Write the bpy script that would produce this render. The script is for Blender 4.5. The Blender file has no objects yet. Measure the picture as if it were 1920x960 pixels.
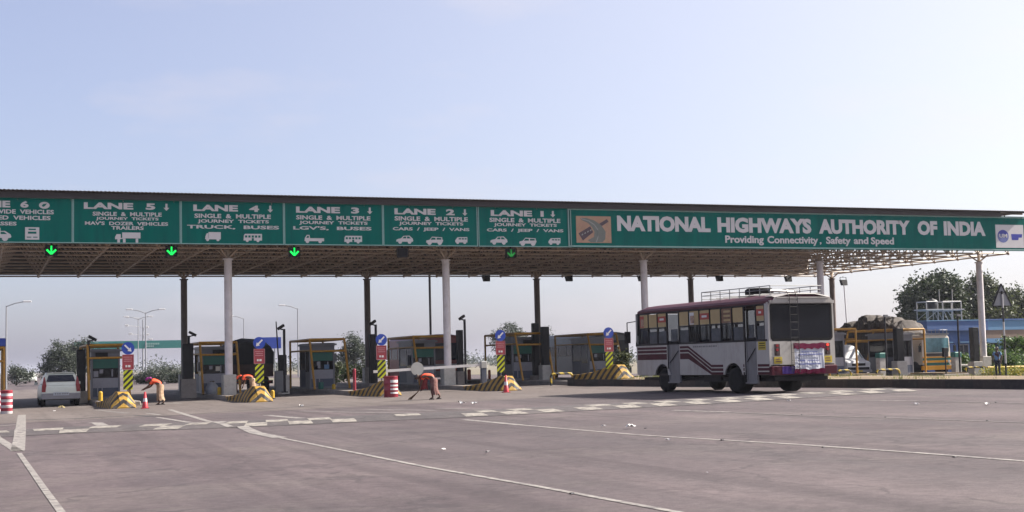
import bpy, bmesh, math, random
from math import sin, cos, tan, pi, radians as R, sqrt, atan2, floor
from mathutils import Vector, Matrix, noise as mnoise

random.seed(11)
sc = bpy.context.scene
COL = sc.collection

# ------------------------------------------------------------------ camera
F = 2551.0
YAW, PITCH, ROLL = R(21.4), R(4.4), R(1.4)
EYE = Vector((0, 0, 1.45))
_f = Vector((sin(YAW)*cos(PITCH), cos(YAW)*cos(PITCH), sin(PITCH)))
_r = Vector((cos(YAW), -sin(YAW), 0))
_u = _r.cross(_f)
CR = _r*cos(ROLL) - _u*sin(ROLL)
CU = _r*sin(ROLL) + _u*cos(ROLL)
cd = bpy.data.cameras.new('camera')
cam = bpy.data.objects.new('camera', cd)
COL.objects.link(cam)
cam.matrix_world = Matrix(((CR.x, CU.x, -_f.x, EYE.x), (CR.y, CU.y, -_f.y, EYE.y), (CR.z, CU.z, -_f.z, EYE.z), (0, 0, 0, 1)))
cd.sensor_width = 36
cd.lens = F/1920*36
cd.clip_end = 6000
cd.clip_start = 0.1
sc.camera = cam


def gz(x, y=0):
    """height of the cambered plaza: a crown under the median, falling to both sides"""
    return 0.1 - 0.0115*min(abs(x - 31), 60)


def ray(px, py):
    return _f*F + CR*(px - 960) - CU*(py - 480)


def at(px, py, Y):
    """where the line of sight through a photo pixel meets the vertical plane y = Y: (x, z)"""
    d = ray(px, py)
    t = Y/d.y
    return d.x*t, EYE.z + d.z*t


def gp(px, py, dz=0.0):
    """where a line of sight meets the cambered ground"""
    d = ray(px, py)
    z = 0.0
    for _ in range(25):
        t = (z + dz - EYE.z)/d.z
        z = gz(d.x*t, d.y*t)
    return Vector((d.x*t, d.y*t, z + dz))


# ------------------------------------------------------------------ materials
def nmat(name):
    m = bpy.data.materials.new(name)
    m.use_nodes = True
    nt = m.node_tree
    return m, nt, nt.nodes['Principled BSDF']


KB = 0.62           # surfaces keep sober real-world base colours; the exposure is set for the bright sky


def dim(c, k=None):
    return tuple(x*(KB if k is None else k) for x in c)


def M(name, rgb, rough=0.6, var=0.12, scale=2.5, bump=0.0, metal=0.0, dirt=None, dirt_amt=0.0, bscale=30, spec=0.5, k=None, st=None):
    rgb = dim(rgb, k)
    dirt = dim(dirt, k) if dirt else None
    m, nt, b = nmat(name)
    N, L = nt.nodes, nt.links
    tc = N.new('ShaderNodeTexCoord')
    nz = N.new('ShaderNodeTexNoise')
    nz.inputs['Scale'].default_value = scale
    nz.inputs['Detail'].default_value = 6
    nz.inputs['Roughness'].default_value = 0.65
    vec = tc.outputs['Object']
    if st:
        mp = N.new('ShaderNodeMapping')
        mp.inputs['Scale'].default_value = st
        L.new(vec, mp.inputs['Vector'])
        vec = mp.outputs[0]
    L.new(vec, nz.inputs['Vector'])
    rp = N.new('ShaderNodeValToRGB')
    rp.color_ramp.elements[0].position = 0.3
    rp.color_ramp.elements[1].position = 0.7
    rp.color_ramp.elements[0].color = (*[max(0, c*(1 - var)) for c in rgb], 1)
    rp.color_ramp.elements[1].color = (*[min(1, c*(1 + var)) for c in rgb], 1)
    L.new(nz.outputs['Fac'], rp.inputs['Fac'])
    out = rp.outputs['Color']
    if dirt:
        n2 = N.new('ShaderNodeTexNoise')
        n2.inputs['Scale'].default_value = scale*2.3
        n2.inputs['Detail'].default_value = 8
        n2.inputs['Roughness'].default_value = 0.7
        L.new(vec, n2.inputs['Vector'])
        r2 = N.new('ShaderNodeValToRGB')
        r2.color_ramp.elements[0].position = 0.48
        r2.color_ramp.elements[1].position = 0.72
        L.new(n2.outputs['Fac'], r2.inputs['Fac'])
        mu = N.new('ShaderNodeMath')
        mu.operation = 'MULTIPLY'
        mu.inputs[1].default_value = dirt_amt
        L.new(r2.outputs['Color'], mu.inputs[0])
        mx = N.new('ShaderNodeMix')
        mx.data_type = 'RGBA'
        L.new(mu.outputs[0], mx.inputs[0])
        L.new(out, mx.inputs[6])
        mx.inputs[7].default_value = (*dirt, 1)
        out = mx.outputs[2]
    L.new(out, b.inputs['Base Color'])
    b.inputs['Roughness'].default_value = rough
    b.inputs['Metallic'].default_value = metal
    b.inputs['Specular IOR Level'].default_value = spec
    if bump:
        n3 = N.new('ShaderNodeTexNoise')
        n3.inputs['Scale'].default_value = bscale
        n3.inputs['Detail'].default_value = 4
        L.new(tc.outputs['Object'], n3.inputs['Vector'])
        bp = N.new('ShaderNodeBump')
        bp.inputs['Strength'].default_value = bump
        L.new(n3.outputs['Fac'], bp.inputs['Height'])
        L.new(bp.outputs['Normal'], b.inputs['Normal'])
    return m


def stripes(name, ca, cb, kx, ky, kz, period, absx=False, duty=0.5, rough=0.6, wear_shade=0.25):
    ca, cb = dim(ca), dim(cb)
    """diagonal hazard stripes from object coordinates: fract((kx*x + ky*y + kz*z)/period)"""
    m, nt, b = nmat(name)
    N, L = nt.nodes, nt.links
    tc = N.new('ShaderNodeTexCoord')
    sp = N.new('ShaderNodeSeparateXYZ')
    L.new(tc.outputs['Object'], sp.inputs[0])
    xs = sp.outputs[0]
    if absx:
        a = N.new('ShaderNodeMath')
        a.operation = 'ABSOLUTE'
        L.new(xs, a.inputs[0])
        xs = a.outputs[0]
    acc = None
    for src, k in ((xs, kx), (sp.outputs[1], ky), (sp.outputs[2], kz)):
        q = N.new('ShaderNodeMath')
        q.operation = 'MULTIPLY_ADD'
        q.inputs[1].default_value = k/period
        L.new(src, q.inputs[0])
        if acc is None:
            q.inputs[2].default_value = 50
        else:
            L.new(acc, q.inputs[2])
        acc = q.outputs[0]
    fr = N.new('ShaderNodeMath')
    fr.operation = 'FRACT'
    L.new(acc, fr.inputs[0])
    gt = N.new('ShaderNodeMath')
    gt.operation = 'GREATER_THAN'
    gt.inputs[1].default_value = duty
    L.new(fr.outputs[0], gt.inputs[0])
    mx = N.new('ShaderNodeMix')
    mx.data_type = 'RGBA'
    L.new(gt.outputs[0], mx.inputs[0])
    mx.inputs[6].default_value = (*ca, 1)
    mx.inputs[7].default_value = (*cb, 1)
    nz = N.new('ShaderNodeTexNoise')
    nz.inputs['Scale'].default_value = 6
    nz.inputs['Detail'].default_value = 8
    L.new(tc.outputs['Object'], nz.inputs['Vector'])
    rp = N.new('ShaderNodeValToRGB')
    rp.color_ramp.elements[0].position = 0.5
    rp.color_ramp.elements[1].position = 0.75
    rp.color_ramp.elements[1].color = (wear_shade, wear_shade, wear_shade, 1)
    L.new(nz.outputs['Fac'], rp.inputs['Fac'])
    m2 = N.new('ShaderNodeMix')
    m2.data_type = 'RGBA'
    L.new(rp.outputs['Color'], m2.inputs[0])
    L.new(mx.outputs[2], m2.inputs[6])
    m2.inputs[7].default_value = (0.085, 0.07, 0.06, 1)
    L.new(m2.outputs[2], b.inputs['Base Color'])
    b.inputs['Roughness'].default_value = rough
    return m


def glass(name, tint, alpha, rough=0.05, spec=0.3):
    """window glass: a mirror coat over a tinted see-through pane"""
    m, nt, b = nmat(name)
    N, L = nt.nodes, nt.links
    tr = N.new('ShaderNodeBsdfTransparent')
    tr.inputs[0].default_value = (*tint, 1)
    b.inputs['Base Color'].default_value = (0.010, 0.011, 0.016, 1)
    b.inputs['Specular IOR Level'].default_value = spec
    b.inputs['Roughness'].default_value = rough
    mx = N.new('ShaderNodeMixShader')
    mx.inputs[0].default_value = alpha
    L.new(tr.outputs[0], mx.inputs[1])
    L.new(b.outputs[0], mx.inputs[2])
    L.new(mx.outputs[0], N['Material Output'].inputs['Surface'])
    return m


def emit(name, rgb, s):
    m, nt, b = nmat(name)
    b.inputs['Base Color'].default_value = (*[c*0.3 for c in rgb], 1)
    b.inputs['Emission Color'].default_value = (*rgb, 1)
    b.inputs['Emission Strength'].default_value = s
    return m


def leafmat(name, a, b_, c=None):
    a, b_, c = dim(a, .8), dim(b_, .8), (dim(c, .8) if c else None)
    m, nt, b = nmat(name)
    N, L = nt.nodes, nt.links
    g = N.new('ShaderNodeNewGeometry')
    rp = N.new('ShaderNodeValToRGB')
    rp.color_ramp.elements[0].color = (*a, 1)
    rp.color_ramp.elements[1].color = (*b_, 1)
    if c:
        e = rp.color_ramp.elements.new(0.5)
        e.color = (*c, 1)
    L.new(g.outputs['Random Per Island'], rp.inputs['Fac'])
    L.new(rp.outputs['Color'], b.inputs['Base Color'])
    b.inputs['Roughness'].default_value = 0.6
    tl = N.new('ShaderNodeBsdfTranslucent')
    L.new(rp.outputs['Color'], tl.inputs['Color'])
    mx = N.new('ShaderNodeMixShader')
    mx.inputs[0].default_value = 0.3
    L.new(b.outputs[0], mx.inputs[1])
    L.new(tl.outputs[0], mx.inputs[2])
    L.new(mx.outputs[0], N['Material Output'].inputs['Surface'])
    return m


def asphalt(name, a, b_, patch, stain=0.5):
    a, b_, patch = dim(a, .56), dim(b_, .56), dim(patch, .56)
    m, nt, b = nmat(name)
    N, L = nt.nodes, nt.links
    tc = N.new('ShaderNodeTexCoord')

    def nz(scale, vec_scale=(1, 1, 1), detail=6, rough=0.6, dist=0.0):
        mp = N.new('ShaderNodeMapping')
        mp.inputs['Scale'].default_value = vec_scale
        L.new(tc.outputs['Object'], mp.inputs['Vector'])
        n = N.new('ShaderNodeTexNoise')
        n.inputs['Scale'].default_value = scale
        n.inputs['Detail'].default_value = detail
        n.inputs['Roughness'].default_value = rough
        n.inputs['Distortion'].default_value = dist
        L.new(mp.outputs[0], n.inputs['Vector'])
        return n.outputs['Fac']

    def ramp(f, p0, p1, c0=(0, 0, 0), c1=(1, 1, 1)):
        r = N.new('ShaderNodeValToRGB')
        r.color_ramp.elements[0].position = p0
        r.color_ramp.elements[1].position = p1
        r.color_ramp.elements[0].color = (*c0, 1)
        r.color_ramp.elements[1].color = (*c1, 1)
        L.new(f, r.inputs['Fac'])
        return r.outputs['Color']

    def mix(f, c0, c1, k=1.0, mode='MIX'):
        x = N.new('ShaderNodeMix')
        x.data_type = 'RGBA'
        x.blend_type = mode
        if k != 1.0:
            q = N.new('ShaderNodeMath')
            q.operation = 'MULTIPLY'
            q.inputs[1].default_value = k
            L.new(f, q.inputs[0])
            f = q.outputs[0]
        if isinstance(f, float):
            x.inputs[0].default_value = f
        else:
            L.new(f, x.inputs[0])
        for i, c in ((6, c0), (7, c1)):
            if isinstance(c, tuple):
                x.inputs[i].default_value = (*c, 1)
            else:
                L.new(c, x.inputs[i])
        return x.outputs[2]
    base = ramp(nz(0.22, (1, 0.5, 1), 8, 0.62), 0.34, 0.66, a, b_)
    lanes = ramp(nz(0.5, (0.9, 0.06, 1), 5, 0.6, 0.4), 0.44, 0.62)
    c = mix(lanes, base, patch, stain)
    blot = ramp(nz(1.1, (1, 0.7, 1), 7, 0.7), 0.52, 0.74)
    c = mix(blot, c, tuple(x*0.62 for x in a), 0.7)
    dust = ramp(nz(0.35, (0.5, 1.2, 1), 8, 0.7, 0.6), 0.5, 0.72)
    c = mix(dust, c, (0.130, 0.112, 0.102), 0.55)
    crack = N.new('ShaderNodeTexVoronoi')
    crack.feature = 'DISTANCE_TO_EDGE'
    crack.inputs['Scale'].default_value = 0.16
    mpw = N.new('ShaderNodeVectorMath')
    mpw.operation = 'ADD'
    wob = N.new('ShaderNodeTexNoise')
    wob.inputs['Scale'].default_value = 0.9
    wob.inputs['Detail'].default_value = 5
    L.new(tc.outputs['Object'], wob.inputs['Vector'])
    wsc = N.new('ShaderNodeVectorMath')
    wsc.operation = 'SCALE'
    wsc.inputs['Scale'].default_value = 2.2
    L.new(wob.outputs['Color'], wsc.inputs[0])
    L.new(tc.outputs['Object'], mpw.inputs[0])
    L.new(wsc.outputs[0], mpw.inputs[1])
    L.new(mpw.outputs[0], crack.inputs['Vector'])
    ck = ramp(crack.outputs['Distance'], 0.002, 0.011, (1, 1, 1), (0, 0, 0))
    c = mix(ck, c, (0.03, 0.026, 0.028), 0.5)
    oil = ramp(nz(0.8, (1, 0.8, 1), 4, 0.55), 0.66, 0.78)
    c = mix(oil, c, (0.035, 0.030, 0.032), 0.6)
    tyre_ = ramp(nz(0.9, (1.0, 0.035, 1), 4, 0.6, 0.2), 0.52, 0.66)
    c = mix(tyre_, c, dim(a, .72), 0.55)
    mid = ramp(nz(5.5, (1, 1, 1), 6, 0.8), 0.3, 0.72, (0.68, 0.67, 0.68), (1.28, 1.26, 1.25))
    c = mix(1.0, c, mid, 1.0, 'MULTIPLY')
    grit = ramp(nz(42, (1, 1, 1), 3, 0.8), 0.3, 0.7, (0.72, 0.72, 0.72), (1.25, 1.25, 1.25))
    c = mix(1.0, c, grit, 1.0, 'MULTIPLY')
    L.new(c, b.inputs['Base Color'])
    b.inputs['Roughness'].default_value = 0.85
    b.inputs['Specular IOR Level'].default_value = 0.35
    bp = N.new('ShaderNodeBump')
    bp.inputs['Strength'].default_value = 0.5
    bp.inputs['Distance'].default_value = 0.02
    L.new(nz(55, (1, 1, 1), 3, 0.8), bp.inputs['Height'])
    L.new(bp.outputs['Normal'], b.inputs['Normal'])
    return m


def paintmat(name, rgb, under, amount=0.5):
    rgb, under = dim(rgb, .62), dim(under, .56)
    """road paint worn through to the asphalt"""
    m, nt, b = nmat(name)
    N, L = nt.nodes, nt.links
    tc = N.new('ShaderNodeTexCoord')
    n = N.new('ShaderNodeTexNoise')
    n.inputs['Scale'].default_value = 4.5
    n.inputs['Detail'].default_value = 9
    n.inputs['Roughness'].default_value = 0.78
    L.new(tc.outputs['Object'], n.inputs['Vector'])
    r = N.new('ShaderNodeValToRGB')
    r.color_ramp.elements[0].position = amount - 0.03
    r.color_ramp.elements[1].position = amount + 0.13
    r.color_ramp.elements[0].color = (*under, 1)
    r.color_ramp.elements[1].color = (*rgb, 1)
    L.new(n.outputs['Fac'], r.inputs['Fac'])
    L.new(r.outputs['Color'], b.inputs['Base Color'])
    b.inputs['Roughness'].default_value = 0.8
    return m


mt = dict(
    road=asphalt('asphalt', (0.122, 0.094, 0.101), (0.218, 0.173, 0.176), (0.10, 0.088, 0.094)),
    hump=asphalt('hump asphalt', (0.125, 0.110, 0.112), (0.17, 0.15, 0.152), (0.10, 0.09, 0.095), 0.6),
    apron=asphalt('apron concrete', (0.195, 0.163, 0.150), (0.265, 0.226, 0.208), (0.16, 0.132, 0.124), 0.40),
    tar=asphalt('tar seal', (0.06, 0.055, 0.06), (0.105, 0.094, 0.10), (0.07, 0.064, 0.068)),
    earth=M('dry earth', (0.24, 0.20, 0.14), 0.95, 0.3, 0.05, 0.3, dirt=(0.11, 0.13, 0.05), dirt_amt=0.9),
    soil=M('median soil', (0.27, 0.19, 0.115), 0.95, 0.3, 0.8, 0.6, dirt=(0.30, 0.25, 0.12), dirt_amt=0.7),
    line=paintmat('worn road paint', (0.40, 0.37, 0.335), (0.17, 0.15, 0.15), 0.43),
    faint=paintmat('faded road paint', (0.29, 0.26, 0.235), (0.165, 0.145, 0.145), 0.47),
    block=paintmat('hump paint', (0.43, 0.395, 0.34), (0.17, 0.15, 0.14), 0.43),
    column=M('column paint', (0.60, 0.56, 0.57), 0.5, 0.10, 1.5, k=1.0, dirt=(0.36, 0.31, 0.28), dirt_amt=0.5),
    rcolumn=M('brown rear column', (0.22, 0.17, 0.155), 0.55, 0.12, 1.5, dirt=(0.12, 0.10, 0.09), dirt_amt=0.5),  # rear columns are browner and darker than the front ones
    concrete=M('white concrete', (0.58, 0.55, 0.50), 0.85, 0.14, 2.0, 0.2, k=.72, dirt=(0.32, 0.27, 0.22), dirt_amt=0.6),
    kerb=M('island concrete', (0.34, 0.30, 0.27), 0.9, 0.2, 1.5, 0.3, dirt=(0.2, 0.16, 0.13), dirt_amt=0.6),
    steel=M('cream truss paint', (0.42, 0.335, 0.265), 0.5, 0.25, 0.8, k=1.0, dirt=(0.20, 0.14, 0.10), dirt_amt=0.5),
    roof=M('roof sheet', (0.20, 0.165, 0.15), 0.6, 0.15, 0.6, metal=0.0),
    fascia=M('dark fascia', (0.06, 0.05, 0.055), 0.6, 0.2, 0.7),
    signgreen=M('sign green', (0.000, 0.200, 0.165), 0.55, 0.14, 0.9, dirt=(0.004, 0.128, 0.120), dirt_amt=0.7, spec=.04, st=(1.6, 1, .22)),
    signwhite=M('sign white', (0.78, 0.75, 0.76), 0.4, 0.05, k=.70),
    signborder=M('sign border', (0.36, 0.60, 0.56), 0.4, 0.10, 4),
    signback=M('sign back', (0.20, 0.185, 0.18), 0.6, 0.15, 0.6),
    peach=M('emblem peach', (0.62, 0.36, 0.24), 0.45, 0.18, 1.6, dirt=(0.60, 0.48, 0.20), dirt_amt=0.6),
    embgrey=M('emblem road grey', (0.23, 0.25, 0.22), 0.45, 0.1),
    embline=M('emblem road line', (0.44, 0.45, 0.42), 0.45, 0.1),
    embdark=M('emblem dark band', (0.10, 0.06, 0.085), 0.45, 0.3, 6),
    blue=M('sign blue', (0.012, 0.05, 0.36), 0.35, 0.08, k=.8),
    blue2=M('emblem blue', (0.02, 0.035, 0.46), 0.35, 0.1),
    blue3=M('emblem pale blue', (0.16, 0.20, 0.50), 0.35, 0.1),
    redboard=M('red board', (0.42, 0.045, 0.065), 0.4, 0.12, 5),
    redline=M('red board border', (0.70, 0.34, 0.36), 0.4, 0.1),
    yellow=M('guard frame yellow', (0.66, 0.32, 0.02), 0.45, 0.15, 3, dirt=(0.28, 0.13, 0.03), dirt_amt=0.6),
    yellow2=M('bollard yellow', (0.72, 0.44, 0.02), 0.5, 0.15, 4, dirt=(0.3, 0.18, 0.05), dirt_amt=0.4),
    black=M('black paint', (0.018, 0.017, 0.02), 0.6, 0.2, spec=.2),
    darkpole=M('dark pole paint', (0.030, 0.028, 0.034), 0.6, 0.2, spec=.2),
    rubber=M('tyre rubber', (0.018, 0.017, 0.018), 0.9, 0.3, 5, spec=.15),
    boothw=M('booth white panel', (0.46, 0.45, 0.50), 0.45, 0.08, 2, st=(1, 1, .35), dirt=(0.28, 0.25, 0.24), dirt_amt=0.4),
    boothg=M('booth grey frame', (0.24, 0.24, 0.27), 0.45, 0.1),
    boothblue=M('booth blue grey skirting', (0.09, 0.11, 0.17), 0.5, 0.15),
    boothgreen=M('booth green notice', (0.0, 0.17, 0.12), 0.4, 0.12, 3),
    boothglass=glass('booth glass', (0.30, 0.36, 0.40), 0.62),
    boothin=M('booth interior', (0.10, 0.10, 0.12), 0.8, 0.2),
    orange=M('orange plastic', (0.62, 0.085, 0.02), 0.5, 0.12, 4),
    drumred=M('drum red', (0.36, 0.022, 0.05), 0.45, 0.15, 4, dirt=(0.2, 0.05, 0.05), dirt_amt=0.4),
    white=M('white paint', (0.72, 0.70, 0.70), 0.5, 0.06, 3, k=.75, dirt=(0.5, 0.45, 0.42), dirt_amt=0.3),
    discw=M('disc paint', (0.52, 0.52, 0.50), 0.5, 0.06),
    grey=M('grey metal', (0.22, 0.22, 0.23), 0.45, 0.15, metal=0.2),
    galv=M('galvanised pole', (0.34, 0.35, 0.38), 0.45, 0.12),
    lampglass=M('lamp glass', (0.8, 0.8, 0.82), 0.2, 0.02, k=.6),
    hazard=stripes('hazard board stripes', (0.66, 0.70, 0.0), (0.012, 0.012, 0.014), 1, 0, -1.0, 0.26, wear_shade=0.0, rough=0.4),
    nose=stripes('island nose stripes', (0.58, 0.33, 0.03), (0.02, 0.015, 0.015), 1, 0.85, 1.0, 0.54, absx=True, duty=0.54, wear_shade=0.85),  # extra dark wear also paints the shade of the flank into the stripes
    hoop=stripes('hoop stripes', (0.72, 0.50, 0.03), (0.02, 0.02, 0.02), 1, 0.3, 1.0, 0.5),
    drumstripe=stripes('drum stripes', (0.74, 0.70, 0.70), (0.40, 0.022, 0.05), 0, 0, 1, 0.245, duty=0.45, wear_shade=0.15),
    kerbblack=stripes('median kerb paint', (0.020, 0.016, 0.018), (0.045, 0.028, 0.026), 0, 1, 0, 2.4, wear_shade=0.4),
    signpole=stripes('banded sign pole', (0.02, 0.02, 0.022), (0.62, 0.62, 0.62), 0, 0, 1, 1.05, duty=0.5, wear_shade=0.1),
    cone=M('cone red', (0.62, 0.03, 0.05), 0.5, 0.1),
    led=emit('green arrow light', (0.0, 1.0, 0.10), 0.60),
    leddim=emit('dim green arrow light', (0.0, 0.6, 0.06), 0.10),
    ledred=emit('red lamp', (1.0, 0.05, 0.02), 0.35),
    # bus
    buswhite=M('bus cream paint', (0.55, 0.52, 0.49), 0.35, 0.06, 1.5, st=(1, 1, .35), dirt=(0.30, 0.255, 0.22), dirt_amt=0.65),
    busmaroon=M('bus maroon paint', (0.085, 0.010, 0.024), 0.45, 0.15, 2, dirt=(0.07, 0.03, 0.035), dirt_amt=0.4, spec=.12),
    busroofm=M('bus roof edge maroon', (0.12, 0.032, 0.050), 0.5, 0.15, 1.2, spec=.2),
    busdoor=M('bus door grey', (0.24, 0.23, 0.235), 0.5, 0.12, 2, st=(1, 1, .35), dirt=(0.12, 0.10, 0.09), dirt_amt=0.6),
    busframe=M('bus window frame', (0.024, 0.020, 0.024), 0.6, 0.2, spec=.2),
    busglass=glass('bus side glass', (0.62, 0.64, 0.66), 0.30),
    buspane=M('bus raised pane', (0.075, 0.085, 0.105), 0.3, 0.5, 3, spec=.2),
    busrear=glass('bus rear tinted glass', (0.10, 0.11, 0.15), 0.94, 0.10, 0.10),
    busseat=M('bus seat', (0.10, 0.10, 0.12), 0.7, 0.2),
    poster=M('cream poster', (0.56, 0.40, 0.18), 0.5, 0.12, 3),
    posterred=M('poster red patch', (0.50, 0.05, 0.03), 0.5, 0.1),
    posterbrown=M('poster brown', (0.22, 0.10, 0.05), 0.5, 0.5, 9),
    posterpic=M('poster picture', (0.45, 0.28, 0.20), 0.5, 0.6, 8),
    purple=M('purple paint', (0.09, 0.04, 0.28), 0.6, 0.2, 6, spec=.15),
    banner=M('banner cloth', (0.72, 0.74, 0.84), 0.7, 0.05, 3),
    bannermaroon=M('banner valance', (0.15, 0.006, 0.045), 0.8, 0.15, 4, spec=.1),
    bannerblue=M('banner print', (0.16, 0.19, 0.46), 0.8, 0.1),
    plateyellow=M('yellow plate', (0.62, 0.46, 0.02), 0.5, 0.15, 5),
    lampred=M('red lamp lens', (0.30, 0.012, 0.02), 0.2, 0.1),
    lampdark=M('dark lamp recess', (0.05, 0.02, 0.02), 0.4, 0.2),
    carpaint=M('silver green car paint', (0.60, 0.63, 0.57), 0.28, 0.04, 1.5, k=1.0, dirt=(0.34, 0.33, 0.28), dirt_amt=0.3, metal=0.15),
    carglass=M('car glass', (0.012, 0.016, 0.04), 0.12, 0.1, spec=.25),
    plate=M('number plate', (0.60, 0.64, 0.70), 0.5, 0.05),
    chrome=M('grey bumper', (0.33, 0.32, 0.34), 0.4, 0.1),
    coach=M('grey coach paint', (0.24, 0.24, 0.235), 0.4, 0.08, 1.2, dirt=(0.15, 0.14, 0.13), dirt_amt=0.4),
    redbus=M('red bus paint', (0.34, 0.055, 0.05), 0.4, 0.12, 1.5),
    tarp=M('dark tarpaulin', (0.022, 0.022, 0.026), 0.7, 0.3, 1.2, 0.3, bscale=5),
    tarp2=M('brown tarpaulin', (0.095, 0.078, 0.070), 0.85, 0.35, 0.9, 0.4, dirt=(0.24, 0.20, 0.17), dirt_amt=0.4, bscale=4),
    truckbrown=M('truck body brown', (0.12, 0.055, 0.04), 0.6, 0.2, 2),
    truckyellow=M('truck yellow', (0.80, 0.36, 0.02), 0.4, 0.1, 2, k=1),
    truckcream=M('truck cream', (0.66, 0.60, 0.50), 0.45, 0.1, 2, k=.9),
    truckgreen=M('truck teal trim', (0.02, 0.20, 0.16), 0.45, 0.1, 2),
    windscreen=M('windscreen glass', (0.10, 0.21, 0.24), 0.2, 0.6, 0.9, k=1, spec=.25),
    vanwhite=M('van white', (0.74, 0.74, 0.75), 0.3, 0.04, k=.8),
    # people
    skin=M('brown skin', (0.12, 0.055, 0.032), 0.6, 0.1, 8),
    hair=M('black hair', (0.012, 0.010, 0.010), 0.5, 0.2),
    vest=M('orange vest', (0.95, 0.10, 0.03), 0.7, 0.08, 6, k=.85),
    scarf=M('magenta scarf', (0.40, 0.02, 0.28), 0.8, 0.15, 6),
    saree=M('beige saree', (0.50, 0.36, 0.23), 0.85, 0.45, 7, dirt=(0.45, 0.10, 0.06), dirt_amt=0.75),
    sareered=M('maroon saree', (0.30, 0.03, 0.035), 0.85, 0.25, 7),
    skirtmix=M('patterned skirt', (0.20, 0.07, 0.06), 0.85, 0.5, 7, dirt=(0.50, 0.38, 0.32), dirt_amt=0.75),
    shirtblue=M('pale blue shirt', (0.18, 0.34, 0.56), 0.8, 0.1, 5),
    trouser=M('dark trousers', (0.02, 0.025, 0.04), 0.8, 0.2, 5),
    straw=M('broom straw', (0.20, 0.10, 0.045), 0.9, 0.3, 10),
    # building
    wallblue=M('blue building paint', (0.075, 0.17, 0.44), 0.7, 0.1, 0.5, dirt=(0.10, 0.19, 0.40), dirt_amt=0.4),
    wallpale=M('pale blue band', (0.16, 0.36, 0.62), 0.7, 0.08, 0.5),
    wallbeige=M('beige band', (0.34, 0.25, 0.20), 0.8, 0.1, 0.5),
    tank=M('black water tank', (0.02, 0.02, 0.025), 0.5, 0.2),
    rail=M('pale rail paint', (0.50, 0.47, 0.44), 0.5, 0.15, 3),
    gantry=M('far gantry teal', (0.03, 0.27, 0.25), 0.5, 0.1),
    bark=M('bark', (0.12, 0.09, 0.065), 0.9, 0.3, 4, 0.4),
    leafa=leafmat('dark leaves', (0.014, 0.026, 0.010), (0.055, 0.075, 0.026), (0.028, 0.046, 0.016)),
    leafb=leafmat('olive leaves', (0.028, 0.040, 0.014), (0.10, 0.115, 0.038), (0.055, 0.074, 0.025)),
    leafc=leafmat('bright leaves', (0.035, 0.085, 0.018), (0.15, 0.23, 0.045), (0.08, 0.15, 0.03)),
    leafd=leafmat('hazed far leaves', (0.034, 0.048, 0.034), (0.070, 0.090, 0.058), (0.052, 0.068, 0.046)),  # lighter, greyer green: part of the distance haze is put into the colour
    petal=leafmat('yellow flowers', (0.45, 0.36, 0.03), (0.70, 0.55, 0.05), (0.12, 0.20, 0.04)),
    grass=leafmat('dry grass', (0.10, 0.14, 0.03), (0.36, 0.30, 0.10), (0.18, 0.22, 0.05)),
    paper=M('paper', (0.80, 0.78, 0.76), 0.8, 0.05),
    rag=M('yellow wrapper', (0.55, 0.45, 0.22), 0.8, 0.2, 8),
)

# ------------------------------------------------------------------ mesh builder


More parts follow.
